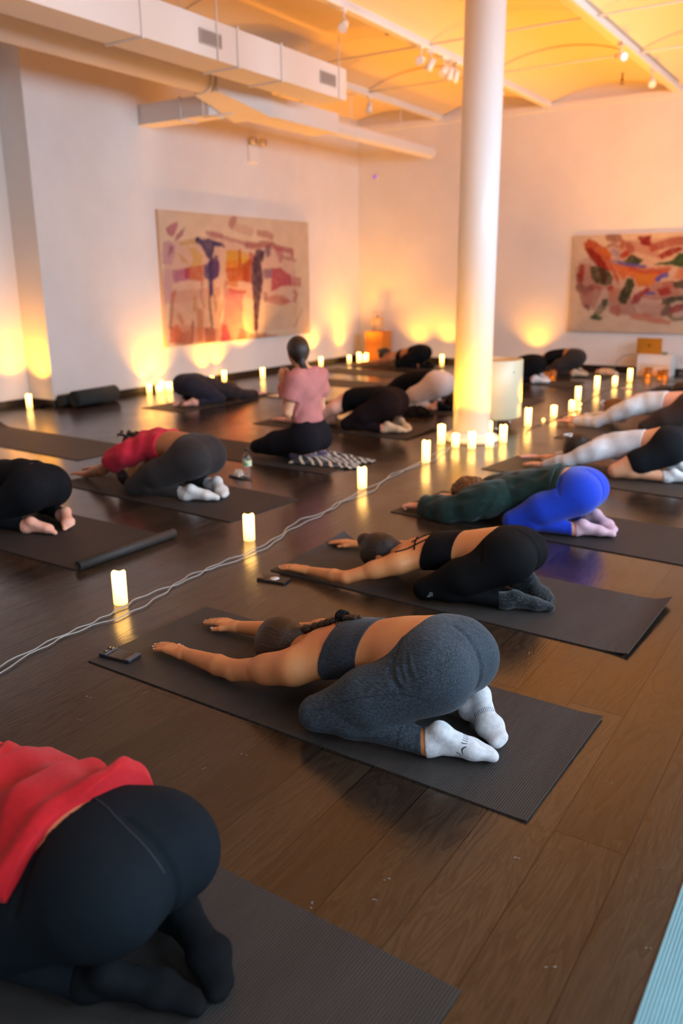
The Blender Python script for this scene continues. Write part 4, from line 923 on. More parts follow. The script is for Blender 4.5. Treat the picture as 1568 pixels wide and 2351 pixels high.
def xtra2(o, B, res):
    F = Fn(lambda P, bc=None, h=0: B.Fall(P, bc, h)-.001)
    strands(B, F, [[(.43, -.05, .28), (.50, -.09, .25), (.56, -.13, .2)], [(.43, .05, .28), (.50, .1, .24), (.56, .15, .18)], [(.42, 0, .29), (.48, .0, .27), (.53, .06, .24)], [(.48, .12, .22), (.52, .03, .25), (.55, -.05, .23)]], .0045, BLACKFAB, 'strap', o)
    cu = bpy.data.curves.new('logo', 'FONT'); cu.body = 'alo'; cu.size = .034; cu.extrude = .0006; cu.align_x = 'CENTER'
    tmp = bpy.data.objects.new('logo', cu); COL.objects.link(tmp); me = bpy.data.meshes.new_from_object(tmp.evaluated_get(bpy.context.evaluated_depsgraph_get())); bpy.data.objects.remove(tmp)
    V = np.array([v.co[:] for v in me.vertices]); c0 = A(.315, .30, .062)
    # the word runs up the shin, lying on its outer side
    ux, uy = nrm(A(-.35, 0, .93)), nrm(A(-.93, 0, -.35)); W = c0+V[:, :1]*ux+V[:, 1:2]*uy
    Q = onto(Fn(lambda P, bc=None, h=0: B.Fall(P, bc, h)-.0034), W, 5)
    me.vertices.foreach_set('co', Q.ravel()); me.materials.append(plain('logo_print', srgb('c9ccd0'), .5)); lo = link(bpy.data.objects.new('logo', me), o)
person('person kneeling forward in black leggings and black strappy top, dark hair in a bun', (-1.235, 3.40, MAT_Z), 180, 1.0, B2, SKIN1, .004,
    [leggings(fab('black_leggings', '090a0c', var=.2, sheen=.06)), socks(DOTSOCK, up=.03), topwear(BLACKFAB, 'crop_top', lambda P: np.maximum(.295-P[..., 0], P[..., 0]-.455+.1*np.abs(P[..., 1])), t=.004), xtra2, fingernails(NAIL, 'L')],
    hair_obj(bun2, mat=HAIR_BK, rough=.0015)).scale = (1, 1, .87)
# third: green sweater, royal blue leggings
J3 = joints(shL=(.54, .15, .16), elL=(.78, .20, .06), wrL=(1.02, .12, .035), hdL=(1, 0, -.1), shR=(.54, -.15, .16), elR=(.78, -.22, .06), wrR=(.95, -.20, .035), hdR=(1, .1, -.1), head=(.71, 0, .125),
    toeL=(-.155, .05, .022), toeR=(-.15, -.01, .022))
B3 = Body(J3, fist=.9, curl=.5)
add_grooves(B3, [[(.14, .13, .35), (.13, .18, .29), (.115, .20, .26)]])
add_grooves(B3, [[(.03, .0, .37), (-.03, .0, .33), (-.06, .0, .26), (-.04, .0, .2)]], r=.005, k=.02)
def curl3(B): c = B.hc+B.hu*.06-B.hf*.07; return [(EL(c, (.055, .045, .06), B.hu, B.hf), .02), (EL(c+B.hu*.05+B.hf*.05, (.04, .05, .06), B.hu, B.hf), .02), (RC(B.hc+B.hl*-.05, B.hc+B.hf*.09-B.hl*.06+B.hu*.03, .035, .02), .03)]
def brace3(o, B, res):
    bm = bmesh.new(); W = B.J['wrR']-A(.02, 0, 0)
    tube(bm, [Vector(W+A(0, .027*math.cos(a), .027*math.sin(a))) for a in np.linspace(0, 2*math.pi, 20)], .003, 6); bm_obj('bracelet', bm, BLACKFAB, o)
def hem3(o, B, res):
    def F(P, bc, h):
        d = smin(B.Ftor(P, bc, h), B.Fthigh(P, bc, h), .03)-.012-.0016*np.sin(P[..., 1]*420)*(np.abs(P[..., 1]) < .3)
        return np.maximum(np.maximum(np.maximum(d, np.abs(P[..., 0]-.185+.06*np.abs(P[..., 1]))-.035), B.Ftor(P, bc, h)-.03), -P[..., 2])
    field_obj('ribbed_hem', Fn(F), (.05, -.3, 0), (.3, .3, .45), .005, GREEN, o)
person('person kneeling forward in dark green fuzzy sweater and bright blue leggings', (-1.30, 4.62, MAT_Z), 180, 1.0, B3, SKIN3, .005,
    [leggings(BLUE), socks(PALESOCK, up=.0), topwear(GREEN, 'sweater', lambda P: .19-.06*np.abs(P[..., 1])-P[..., 0], lambda P: P[..., 0]-.64+.0*P[..., 1], sleeve=1.80, t=.030, arm_t=.024,
     L=[((1, .6, .3), 8, 0, .006), ((.4, -1, .5), 11, 1, .004), ((.3, .2, 1), 14, 2, .003)]), hem3, brace3],
    hair_obj(curl3, mat=HAIR_LT, rough=.006, fq=120)).scale = (1, 1, .96)
# fourth: white long sleeved top, black shorts, claw clip
J4 = joints(hip=(.045, .09, .225), shL=(.55, .15, .18), elL=(.74, .19, .09), wrL=(.93, .15, .035), shR=(.55, -.15, .18), elR=(.76, -.2, .08), wrR=(.95, -.15, .035), chest=(.38, 0, .215), ub=(.5, 0, .195), neck=(.6, 0, .165), head=(.72, -.03, .145))
B4 = Body(J4, leg=.95, belly=.9, chestw=.95)
def bun4(B): c = B.hc+B.hu*.07-B.hf*.06; return [(EL(c, (.05, .04, .05), B.hu, B.hf), .02)]
person('person kneeling forward in white long sleeved top and black shorts, white hair clip', (-1.14, 6.20, MAT_Z), 180, 1.0, B4, SKIN2, .005,
    [leggings(fab('black_shorts', '16181c', var=.2), length=.72, name='shorts'), socks(WHITESOCK, up=.03), topwear(WHITE_TOP, 'long_sleeved_top', lambda P: .235-P[..., 0], lambda P: P[..., 0]-.60, sleeve=1.93, t=.006, arm_t=.006,
     L=[((1, .5, .3), 9, 0, .0015), ((.3, -1, .6), 13, 1, .0015)])],
    multi(hair_obj(bun4, mat=HAIR_BK, rough=.002), clip([(.06, -.115, .02), (.12, -.10, .03), (.10, -.105, .075), (.045, -.105, .075), (.06, -.115, .02)], .006, plain('clip_white', srgb('cfc6c0'), .3), label='white triangular hair clip')))
# fifth, beyond her: white long sleeves, brown leggings, cut by the frame
J5 = joints(shL=(.55, .15, .215), elL=(.84, .17, .06), wrL=(1.10, .14, .035), shR=(.55, -.15, .23), ub=(.5, 0, .235), chest=(.38, 0, .25), waist=(.2, 0, .28), neck=(.61, 0, .19), head=(.74, -.04, .14)); B5 = Body(J5)
person('person kneeling forward in white long sleeves and brown leggings at the right frame edge', (-1.36, 8.12, MAT_Z), 173, 1.04, B5, SKIN3, .006,
    [leggings(BROWNLEG), socks(CHAR), topwear(WHITE_TOP, 'long_sleeved_top', lambda P: .27-P[..., 0], lambda P: P[..., 0]-.62, sleeve=1.85, t=.009, arm_t=.008, L=[((1, .5, .3), 9, 0, .002), ((.3, -1, .6), 13, 1, .0015)])],
    multi(hair_obj(lambda B: [(EL(B.hc+B.hu*.08-B.hf*.06, (.05, .04, .05), B.hu, B.hf), .02)], mat=HAIR_LT, rough=.003), clip([(.12, -.09, .03), (.15, -.06, .06), (.10, -.05, .085)], .008, plain('clip_grey', srgb('b8aaa6'), .3))))
# sixth: red tee, curly ponytail
J6 = joints(kneeL=(.40, .22, .068), kneeR=(.40, -.2, .068), chest=(.37, 0, .305), ub=(.48, 0, .285), neck=(.56, .02, .225), head=(.56, .07, .125), crown=(.25, .15, -.95), face=(-.93, 0, -.3), shL=(.54, .15, .25), shR=(.55, -.15, .255), elL=(.80, .12, .11), elR=(.82, -.16, .11), wrL=(1.04, .06, .035), wrR=(1.09, -.10, .035), hip=(.04, .09, .255), butt=(.01, .075, .265), pel=(.065, 0, .285), waist=(.2, 0, .315))
B6 = Body(J6, hip=1.02)
def tail6(B):
    rnd = random.Random(4); it = [(RC(B.hc-B.hf*.05, A(.58, .05, .28), .06, .035), .04)]
    for i in range(90):
        t = rnd.random(); p = A(.56, .05, .325)+A(rnd.gauss(-.02, .045), rnd.gauss(0, .03), rnd.uniform(-.03, .05)); it.append((EL(p, (.014, .008, .013), (rnd.uniform(-1, 1), rnd.uniform(-1, 1), 1)), .006))
    return it
person('person kneeling forward in bright red tee and dark leggings, curly dark ponytail', (-3.75, 4.08, MAT_Z), 180, 1.05, B6, SKIN4, .006,
    [leggings(CHAR), socks(BANDSOCK, up=.045, attr=True), topwear(REDTEE, 'tee', lambda P: .27+.10*np.abs(P[..., 1])-P[..., 0], lambda P: P[..., 0]-.62, sleeve=.55, t=.010, arm_t=.012, L=[((1, .8, .3), 9, 0, .005), ((.3, -1, .6), 12, 1, .003)])],
    hair_obj(tail6, mat=HAIR_BK, rough=.004, fq=150))
# seventh at the left frame edge: all black, barefoot
J7 = joints(waist=(.2, 0, .29), chest=(.37, 0, .265), ub=(.48, 0, .245), sh=(.54, .15, .20), neck=(.59, 0, .18), kneeL=(.37, .21, .068), toeL=(-.14, .045, .022), ballL=(-.085, .07, .03)); B7 = Body(J7, toes=True, belly=1.1, chestw=1.1)
person('barefoot person kneeling forward in black, cut off by the left frame edge', (-4.03, 3.03, MAT_Z), 180, 1.0, B7, SKIN3, .005,
    [leggings(fab('black_blue_leggings', '131317', var=.2)), topwear(BLACKFAB, 'top', lambda P: .10-P[..., 0], lambda P: P[..., 0]-.62, sleeve=1.9, t=.012, arm_t=.012, L=[((1, .8, .3), 9, 0, .003)])], hair_obj(None, mat=HAIR_BK))
# eighth, nearest at the lower left: red hoodie
J8 = joints(kneeL=(.37, .21, .07), kneeR=(.36, -.2, .07), ankL=(.03, .12, .05), heelL=(-.01, .11, .085), ballL=(-.09, .05, .037), toeL=(-.165, .03, .024), ankR=(.02, -.10, .05), heelR=(-.02, -.095, .09), ballR=(-.12, -.06, .045), toeR=(-.185, -.02, .024), hip=(.04, .09, .25), butt=(.015, .078, .262), pel=(.07, 0, .28), waist=(.2, 0, .285), chest=(.38, 0, .25), ub=(.5, 0, .21))
B8 = Body(J8, hip=1.04, belly=1.15, chestw=1.15)
add_grooves(B8, [[(.15, .13, .40), (.13, .19, .33), (.11, .22, .28)]])
add_grooves(B8, [[(.02, .0, .40), (-.05, .0, .35), (-.08, .0, .27), (-.06, .0, .2)]], r=.005, k=.02)
def xtra8(o, B, res):
    strands(B, Fn(lambda P, bc=None, h=0: B.Fall(P, bc, h)-.0025), [[(.16, -.02, .40), (.07, .0, .40), (.0, .02, .37), (-.06, .02, .3)]], .0016, plain('seam_grey', srgb('22272c'), .8), 'seam', o)
p8 = person('person kneeling forward in red hoodie and black leggings at the lower left corner', (-1.15, 0.99, MAT_Z), 180, 1.05, B8, SKIN2, .005,
    [leggings(fab('black_leggings_sheen', '10171d', var=.12, spec=.15, sheen=0), top=lambda P: P[..., 0]-(.125+.12*np.abs(P[..., 1]))), socks(fab('black_sock', '0b0e11', var=.2, sheen=.1), up=.02),
     topwear(REDHOOD, 'hoodie', lambda P: .128+.09*np.abs(P[..., 1]+.02)+.008*np.sin(P[..., 1]*24)-P[..., 0], None, sleeve=1.9, t=.030, arm_t=.027, side=.09,
     roll=.014, L=[((1, .45, .1), 3.6, .5, .012), ((1, -.5, .6), 6, 1, .006), ((.3, 1, .4), 11, 2, .003)]), xtra8], hair_obj(None, mat=HAIR_BR)); p8.scale = (1.05, 1.05, .90)
# the teacher sitting on her heels
J9 = joints(hip=(.045, .09, .19), butt=(-.02, .08, .185), knee=(.47, .13, .075), ank=(.09, .10, .045), heel=(.02, .095, .075), ball=(-.05, .07, .04), toe=(-.11, .05, .025), pel=(.02, 0, .255), waist=(.03, 0, .375), chest=(.045, 0, .52), ub=(.03, 0, .625),
    neck=(.075, 0, .735), head=(.125, -.01, .855), sh=(.03, .15, .655), el=(.06, .21, .40), wr=(.245, .035, .56), hd=(.25, -.04, 1), hn=(.1, 1, 0), crown=(.0, 0, 1), face=(.85, -.5, .0)); J9['hnR'] = A(.1, -1, 0); J9['hdR'] = A(.25, .04, 1)
B9 = Body(J9, leg=.98, belly=.95, arm=.95, thumb=-1)
def tail9(B):
    P = catmull([B.hc-B.hf*.085-B.hu*.02, B.hc-B.hf*.10-B.hu*.09, A(.0, .05, .70), A(.05, .12, .63), A(.10, .17, .55)], 5); n = len(P)
    return [(RC(P[i], P[i+1], .028*(1-.6*i/n), .028*(1-.6*(i+1)/n)), .01) for i in range(n-1)]
TEE9 = [((.2, .6, 1), 9, 0, .004), ((.1, -1, .8), 7, 1, .003)]
person('person sitting upright on heels in dusty pink tee and black leggings, long dark ponytail', (-3.79, 5.42, .012), 176, 1.0, B9, SKIN2, .005,
    [leggings(fab('black_leggings_matt', '17151a', var=.15), top=lambda P: P[..., 2]-.36), socks(PURPLE, up=.035), topwear(PINKTEE, 'tee', lambda P: .315-P[..., 2], lambda P: P[..., 2]-.735, sleeve=.62, t=.014, arm_t=.014, L=TEE9)],
    hair_obj(tail9, mat=hairmat('hair_dark_sleek', srgb('150d08'), srgb('3a2415'), (150, 150, 8)), face=.02))
# behind the teacher: black leotard-like set, cream feet
B10 = Body(joints(waist=(.2, 0, .30), chest=(.37, 0, .275), ub=(.48, 0, .245), sh=(.55, .15, .19), neck=(.59, 0, .18), hip=(.04, .09, .25), butt=(.015, .075, .262), pel=(.07, 0, .28)), hip=1.03)
person('person kneeling forward in black sleeveless set with cream socks, directly behind the sitting teacher', (-3.87, 6.92, MAT_Z), 180, 1.05, B10, SKIN3, .007,
    [leggings(fab('dark_maroon_black', '1c1214', var=.2)), socks(CREAM, up=-.01), topwear(BLACKFAB, 'tank_top', lambda P: .05-P[..., 0], lambda P: P[..., 0]-.50+.25*np.abs(P[..., 1]), t=.005)], hair_obj(None, mat=HAIR_BK))
B11 = Body(joints(hip=(.04, .09, .25), butt=(.015, .075, .262), pel=(.07, 0, .28), waist=(.2, 0, .30), chest=(.37, 0, .26), ub=(.49, 0, .215)), hip=1.03)
person('person kneeling forward in black top and pale pink striped leggings, left of the white column', (-4.08, 8.38, MAT_Z), 180, 1.07, B11, SKIN3, .007,
    [leggings(STRIPELEG, cuff=-.02), socks(BLACKFAB, up=-.05), topwear(BLACKFAB, 'top', lambda P: .09-P[..., 0], lambda P: P[..., 0]-.56, sleeve=.3, t=.010, arm_t=.01)], hair_obj(None, mat=HAIR_BR))
B12 = Body(joints(toe=(-.135, .035, .024), hip=(.04, .09, .245), butt=(.015, .075, .25)), toes=True)
person('barefoot person kneeling in dark navy by the left wall beside the candle cluster', (-6.78, 7.17, MAT_Z), 86, .97, B12, SKIN3, .007,
    [leggings(NAVY), topwear(fab('brown_black_jersey', '2b2122', var=.2), 'long_sleeved_top', lambda P: .12-P[..., 0], lambda P: P[..., 0]-.62, sleeve=1.8, t=.012, arm_t=.010, L=[((1, .8, .3), 9, 0, .004)])], hair_obj(bun2, mat=HAIR_BK))
B13 = Body(joints(hip=(.04, .09, .23), head=(.74, 0, .185), neck=(.61, 0, .17)))
person('person kneeling forward in black leggings with bare brown back, in front of the back wall', (-6.28, 12.25, MAT_Z), 180, 1.0, B13, SKIN4, .008,
    [leggings(BLACKFAB, top=lambda P: P[..., 0]-(.25+.1*np.abs(P[..., 1]))), socks(BLACKFAB), topwear(BLACKFAB, 'crop_top', lambda P: np.maximum(.38-P[..., 0], P[..., 0]-.46), t=.004)], hair_obj(bun2, mat=HAIR_BK))
B14 = Body(joints(), hip=1.02)
person('person kneeling forward in black with pale shoes, just right of the white drum', (-4.02, 11.3, MAT_Z), 180, 1.0, B14, SKIN2, .008,
    [leggings(BLACKFAB), socks(WHITESOCK, up=.0, t=.009, name='shoe'), topwear(BLACKFAB, 'top', lambda P: .08-P[..., 0], lambda P: P[..., 0]-.56, sleeve=.4, t=.010)], hair_obj(None, mat=HAIR_LT))
B15 = Body(joints(hip=(.04, .09, .25), butt=(.015, .075, .262), pel=(.07, 0, .28), waist=(.2, 0, .295), chest=(.37, 0, .26), ub=(.49, 0, .215)), hip=1.0)
person('person kneeling forward in black tank top against the back wall, glow on the wall above', (-3.80, 12.35, MAT_Z), 180, 1.0, B15, SKIN4, .008,
    [leggings(CHAR), socks(CREAM), topwear(BLACKFAB, 'tank_top', lambda P: .18-P[..., 0], lambda P: P[..., 0]-.47, t=.006)], hair_obj(None, mat=HAIR_BK))
person('person kneeling in black mostly hidden behind the white column', (-3.76, 9.3, MAT_Z), 180, 1.02, B15, SKIN4, .009,
    [leggings(BLACKFAB), socks(CREAM), topwear(BLACKFAB, 'crop_top', lambda P: .24-P[..., 0], lambda P: P[..., 0]-.50, t=.006)], hair_obj(None, mat=HAIR_BK))
person('person in black kneeling forward, mostly cut off by the right frame edge', (-1.20, 10.38, MAT_Z), 180, 1.0, B14, SKIN3, .009,
    [leggings(BLACKFAB), socks(BLACKFAB), topwear(BLACKFAB, 'long_sleeved_top', lambda P: .1-P[..., 0], lambda P: P[..., 0]-.6, sleeve=1.7, t=.01, arm_t=.01)], hair_obj(None, mat=HAIR_BK))
# ------------------------------------------------------------------ candles
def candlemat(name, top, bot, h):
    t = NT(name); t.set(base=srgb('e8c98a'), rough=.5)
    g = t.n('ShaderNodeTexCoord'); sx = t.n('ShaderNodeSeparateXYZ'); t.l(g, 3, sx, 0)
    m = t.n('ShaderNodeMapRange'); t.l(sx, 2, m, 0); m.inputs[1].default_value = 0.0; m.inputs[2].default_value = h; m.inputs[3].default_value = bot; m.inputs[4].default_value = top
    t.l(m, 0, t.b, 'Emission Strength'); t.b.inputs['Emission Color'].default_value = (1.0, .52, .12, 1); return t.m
FLAME = plain('led_flame', (1, .6, .2), .5, emit=(1, .62, .2), emit_s=26.0)
WAXES = {}
def candle_proto(h, r=.0315):
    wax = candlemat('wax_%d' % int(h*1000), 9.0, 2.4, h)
    e = bpy.data.objects.new('led_candle', None); e.empty_display_size = .05
    bm = bmesh.new(); rim = .010*math.sin(h*90)
    lathe(bm, [(0, 0), (r*.97, 0), (r, .004), (r, h-.004), (r-.003, h), (r-.009, h-.001), (r-.012, h-.010), (r-.013, h-.030), (.004, h-.034), (0, h-.034)], 28)
    for v in bm.verts:
        if v.co.z > h-.02 and v.co.xy.length > r*.5: v.co.z += .005*math.sin(3*math.atan2(v.co.y, v.co.x)+h*70)
    me = bpy.data.meshes.new('wax_body'); bmesh.ops.recalc_face_normals(bm, faces=bm.faces); bm.to_mesh(me); bm.free(); me.polygons.foreach_set('use_smooth', [True]*len(me.polygons)); me.materials.append(wax)
    bm = bmesh.new(); lathe(bm, [(0, 0), (.0045, .002), (.006, .009), (.004, .018), (0, .028)], 12, (0, 0, h-.034)); mf = bpy.data.meshes.new('flame'); bm.to_mesh(mf); bm.free(); mf.materials.append(FLAME)
    return me, mf
L_ = bpy.data.lights.new('candle_glow', 'SPOT'); L_.energy = CANDLE_W; L_.color = CANDLE_RGB; L_.spot_size = R(112); L_.spot_blend = .9; L_.shadow_soft_size = .012
LIGHTS = {1.0: L_}
for k_ in (.06, .13, .22, .3, .5):
    LIGHTS[k_] = L_.copy(); LIGHTS[k_].energy = CANDLE_W*k_
PROT = {}
def candle(x, y, h, label, group='LED pillar candles', r=.0315, rz=0, power=1.0):
    k = (round(h, 3), r)
    if k not in PROT: PROT[k] = candle_proto(h, r)
    me, mf = PROT[k]
    e = empty('led_candle', (x, y, 0), rz, label, 'candle', group)
    link(bpy.data.objects.new('wax_body', me), e); link(bpy.data.objects.new('flame', mf), e)
    lo = link(bpy.data.objects.new('candle_glow', LIGHTS[power]), e); lo.location = (0, 0, h-.004); lo.rotation_euler = (math.pi, 0, 0)
    return e
for x, y, h, lb in ((-2.777, 2.43, .150, 'lit pillar candle nearest the camera, by the phone and grey mat'), (-2.879, 3.49, .146, 'lit pillar candle second along the cable line, left of the stuck-out arms'), (-2.959, 4.85, .146, 'lit pillar candle third along the cable line, nearest the striped blanket'), (-2.964, 5.84, .172, 'lit tall pillar candle between the third cable candle and the column ring'),
        (-2.881, 7.89, .170, 'lit tall candle beside the steel foot of the white drum'), (-2.837, 8.53, .116, 'lit short candle, second one right of the drum'), (-2.813, 9.06, .106, 'lit short candle at the fingertips of the far white sleeved person'), (-2.994, 9.85, .160, 'lit tall candle behind the short one at the fingertips'),
        (-3.088, 10.95, .169, 'lit tall candle left of the short one in the far line'), (-3.0, 11.48, .117, 'lit short candle between two tall ones in the far line'), (-2.95, 12.06, .170, 'lit tall candle at the far end of the line near the laptop'),
        (-8.28, 6.14, .160, 'lit candle by the recessed left wall near the frame edge'), (-8.02, 9.30, .150, 'lit candle below the middle of the left painting'), (-7.75, 9.86, .150, 'lit candle on the left of the sitting teacher'), (-7.98, 11.75, .15, 'lit candle behind the head of the sitting teacher'),
        (-6.33, 13.0, .155, 'lit candle behind the hips of the person before the back wall'), (-6.9, 12.98, .12, 'lit candle hidden behind the brown-backed person'), (-4.75, 13.0, .13, 'lit candle behind the black clad pair at the back wall'), (-8.0, 9.0, .10, 'lit short candle close to the wall left of the middle one'), (-7.95, 12.6, .11, 'lit short candle in the corner left of the orange pedestal')):
    candle(x, y, h, lb, power=.5 if x < -8.1 else .3 if y > 12.8 else .22 if (x < -7.9 or y > 12.5) else .3 if 5.5 < y < 8 else 1.0)
for i, (x, y, h) in enumerate(((-8.02, 7.80, .12), (-7.93, 7.88, .10), (-7.99, 8.0, .135), (-7.9, 8.06, .12), (-8.03, 8.15, .10))):
    candle(x, y, h, 'one lit candle of the tight cluster by the left wall near the navy clad person', 'candle cluster at the left wall', power=.13)
for i, (x, y, h) in enumerate(((-7.67, 12.50, .15), (-7.57, 12.56, .17), (-7.64, 12.62, .135), (-7.75, 12.60, .17))):
    candle(x, y, h, 'one lit candle of the tight cluster in front of the orange pedestal', 'candle cluster before the pedestal', power=.13)
RING = [(-3.20, 6.60, .165, 'tall candle of the column ring, leftmost'), (-3.33, 6.86, .12, 'candle of the column ring, tucked left behind the leftmost tall one'), (-3.03, 6.53, .115, 'short candle of the column ring, front left'), (-2.885, 6.55, .14, 'candle of the column ring, front middle'), (-2.775, 6.68, .115, 'short candle of the column ring, front right'), (-2.76, 6.95, .15, 'tall candle of the column ring, rightmost')]
for x, y, h, lb in RING: candle(x, y, h, 'lit '+lb, 'candles around the column', power=.06)
for x, y in ((-3.25, 7.15), (-3.02, 7.24)): candle(x, y, .12, 'lit candle hidden behind the column', 'candles behind the column', power=.06)
AMBER = plain('amber_glass', (1, .55, .12), .08, trans=.9, ior=1.4)
def jar(x, y, z, lb, s=1.0):
    e = empty('votive_jar', (x, y, z), 0, lb, 'candle jar', 'amber votive jars')
    bm = bmesh.new(); lathe(bm, [(0, 0), (.034*s, 0), (.038*s, .006), (.038*s, .09*s), (.035*s, .09*s), (.035*s, .012), (0, .012)], 24); bm_obj('glass', bm, AMBER, e, smooth=True)
    bm = bmesh.new(); lathe(bm, [(0, .0125), (.028*s, .0125), (.028*s, .05*s), (0, .05*s)], 20); bm_obj('wax', bm, plain('votive_wax', srgb('e0a050'), .5, emit=(1, .42, .05), emit_s=6), e)
    bm = bmesh.new(); lathe(bm, [(0, .05*s), (.006, .058*s), (0, .075*s)], 10); bm_obj('flame', bm, FLAME, e)
jar(-4.05, 11.75, 0, 'amber votive jar on the floor between the two black clad persons', 1.1); jar(-3.99, 11.86, .0, 'amber votive jar just behind its twin between black clad persons', 1.3)
for x, y, s in ((-2.86, 12.74, 1.5), (-2.70, 12.78, 1.1), (-2.62, 12.72, 1.3)): jar(x, y, 0, {1.5: 'amber votive jar left of three before the laptop box', 1.1: 'smallest amber votive jar before the laptop box', 1.3: 'amber votive jar right of three before the laptop box'}[s], s)
# ------------------------------------------------------------------ yoga mats
def matmat(name, base, fq=260, tint=None):
    t = NT(name); t.set(rough=.62, spec=.35); mp = t.coord(); nz = t.noise(t.coord(scale=(5, .8, 1)), 1.6, 4, .6); t.base(t.ramp(nz, [(.3, tuple(c*.85 for c in base)), (.7, tuple(c*1.18 for c in base))]))
    wv = t.n('ShaderNodeTexWave'); wv.wave_type = 'BANDS'; wv.bands_direction = 'X'; wv.inputs['Scale'].default_value = fq/6.28; wv.inputs['Distortion'].default_value = .4; wv.inputs['Detail'].default_value = 1; t.l(mp, 0, wv, 0)
    t.bump(wv, .5, .0016); return t.m
MATB = matmat('yoga_mat_rubber', srgb('302d2b')); MATT = matmat('yoga_mat_teal', srgb('6f9aa4')); MATK = matmat('yoga_mat_dark', srgb('272322')); MATN = matmat('yoga_mat_brown', srgb('3a312b'))
def mat(x, y, hd, label, m=MATB, L=1.79, W=.66, curlR=None, curlL=None, wob=.0, z=0.0):
    """x, y: corner nearest the camera on the right; hd: heading of the long side to the left"""
    nx, ny = 90, 26; V = []; th = .005
    def zz(u, v):
        h = 0
        if curlR: a, r_ = curlR; h += a*max(0, 1-(L-u)/r_)**2*(.35+.65*v/W)
        if curlL: a, r_ = curlL; h += a*max(0, 1-u/r_)**2*(v/W)**2
        return h+wob*(math.sin(u*9+1)*math.sin(v*7)+1)*.5
    for k in (0, 1):
        for i in range(nx+1):
            for j in range(ny+1):
                u, v = L*i/nx, W*j/ny; V.append((-(L-u), v, z+.0003+zz(u, v)+(th if k else 0)))
    n = (nx+1)*(ny+1); id_ = lambda k, i, j: k*n+i*(ny+1)+j; F_ = []
    for i in range(nx):
        for j in range(ny): F_ += [(id_(1, i, j), id_(1, i+1, j), id_(1, i+1, j+1), id_(1, i, j+1)), (id_(0, i, j), id_(0, i, j+1), id_(0, i+1, j+1), id_(0, i+1, j))]
        F_ += [(id_(0, i, 0), id_(0, i+1, 0), id_(1, i+1, 0), id_(1, i, 0)), (id_(0, i+1, ny), id_(0, i, ny), id_(1, i, ny), id_(1, i+1, ny))]
    for j in range(ny): F_ += [(id_(0, 0, j+1), id_(0, 0, j), id_(1, 0, j), id_(1, 0, j+1)), (id_(0, nx, j), id_(0, nx, j+1), id_(1, nx, j+1), id_(1, nx, j))]
    o = mesh_obj('yoga_mat', V, F_, m, smooth=False); o.location = (x, y, 0); o.rotation_euler = (0, 0, R(hd)); return tag(o, label, 'yoga mat', 'yoga mats')
mat(-.635, 1.89, -1.5, 'dark grey yoga mat under the woman in grey-blue leggings', curlR=(.006, .1))
mat(-.67, 3.07, -2.2, 'dark yoga mat with lifted corners under the woman with the bun', curlR=(.03, .12), curlL=(.04, .07))
mat(-.69, 4.29, -3.6, 'dark yoga mat under the person in bright blue leggings', MATK)
mat(-.70, 5.66, -5.5, 'dark yoga mat under the person with the white hair clip', MATN)
mat(-.66, 7.28, -3, 'brownish yoga mat beyond the white hair clip person, right of the candle line', MATN, L=1.78)
mat(-3.20, 3.70, -4, 'dark yoga mat under the person in bright red tee', MATK, L=1.74)
mat(-5.44, 4.44, -2.5, 'empty dark yoga mat at the left frame edge', MATN, L=2.1, W=.66, curlL=(.05, .2))
mat(-.574, .63, -2.0, 'dark grey yoga mat under the person in red hoodie')
mat(1.56, 1.27, 0, 'pale teal yoga mat cut by the lower right corner', MATT)
mat(-3.42, 5.06, -2, 'dark yoga mat under the sitting teacher', MATK); mat(-3.55, 6.60, 0, 'dark yoga mat directly behind the sitting teacher', MATK, curlR=(.02, .1)); mat(-3.75, 8.05, 0, 'dark yoga mat under the person in striped leggings', MATK)
mat(-5.3, 9.55, -2, 'empty brown yoga mat in the middle distance left of the striped leggings', MATN); mat(-5.85, 10.85, -4, 'empty brown yoga mat before the person with the bare brown back', MATN); mat(-5.95, 11.92, -2, 'dark yoga mat under the person with the bare brown back', MATN)
o = mat(-6.47, 6.78, 90, 'dark yoga mat under the barefoot navy clad person', MATN); o.location = (-6.47, 6.78, 0); o.rotation_euler = (0, 0, R(-90)); 
o.location = (-7.13, 6.79, 0)
mat(-3.45, 10.98, 0, 'dark yoga mat under the person with pale shoes', MATK); mat(-3.30, 12.02, 0, 'dark yoga mat under the person at the back wall', MATK); mat(-3.32, 9.0, 0, 'dark yoga mat hidden behind the white column', MATK)
mat(-.7, 11.05, -2, 'empty dark yoga mat in the far right, before the laptop', MATK); mat(-.7, 10.05, -3, 'dark yoga mat with reaching pink hand at the right edge', MATK)
# seventh mat: its right end folded into a roll edge
o = mat(-3.29, 2.62, -1, 'dark yoga mat with rolled-up right end under the barefoot person at left', MATK, L=1.7, W=.68)
bm = bmesh.new(); sp = []
for k in range(26):
    a = k/25*2*math.pi*1.25; r_ = .028-.008*k/25; sp.append((r_*math.sin(a), .028-r_*math.cos(a)))
for s_ in (0, 1):
    pass
vs0 = [bm.verts.new((x_, 0.0, z_+.0008)) for x_, z_ in sp]; vs1 = [bm.verts.new((x_, .68, z_+.0008)) for x_, z_ in sp]
for i in range(len(sp)-1): f = bm.faces.new((vs0[i], vs0[i+1], vs1[i+1], vs1[i])); f.smooth = True
ro = bm_obj('rolled_end', bm, MATB, o); sm = ro.modifiers.new('thick', 'SOLIDIFY'); sm.thickness = .004; ro.location = (0, 0, .0)
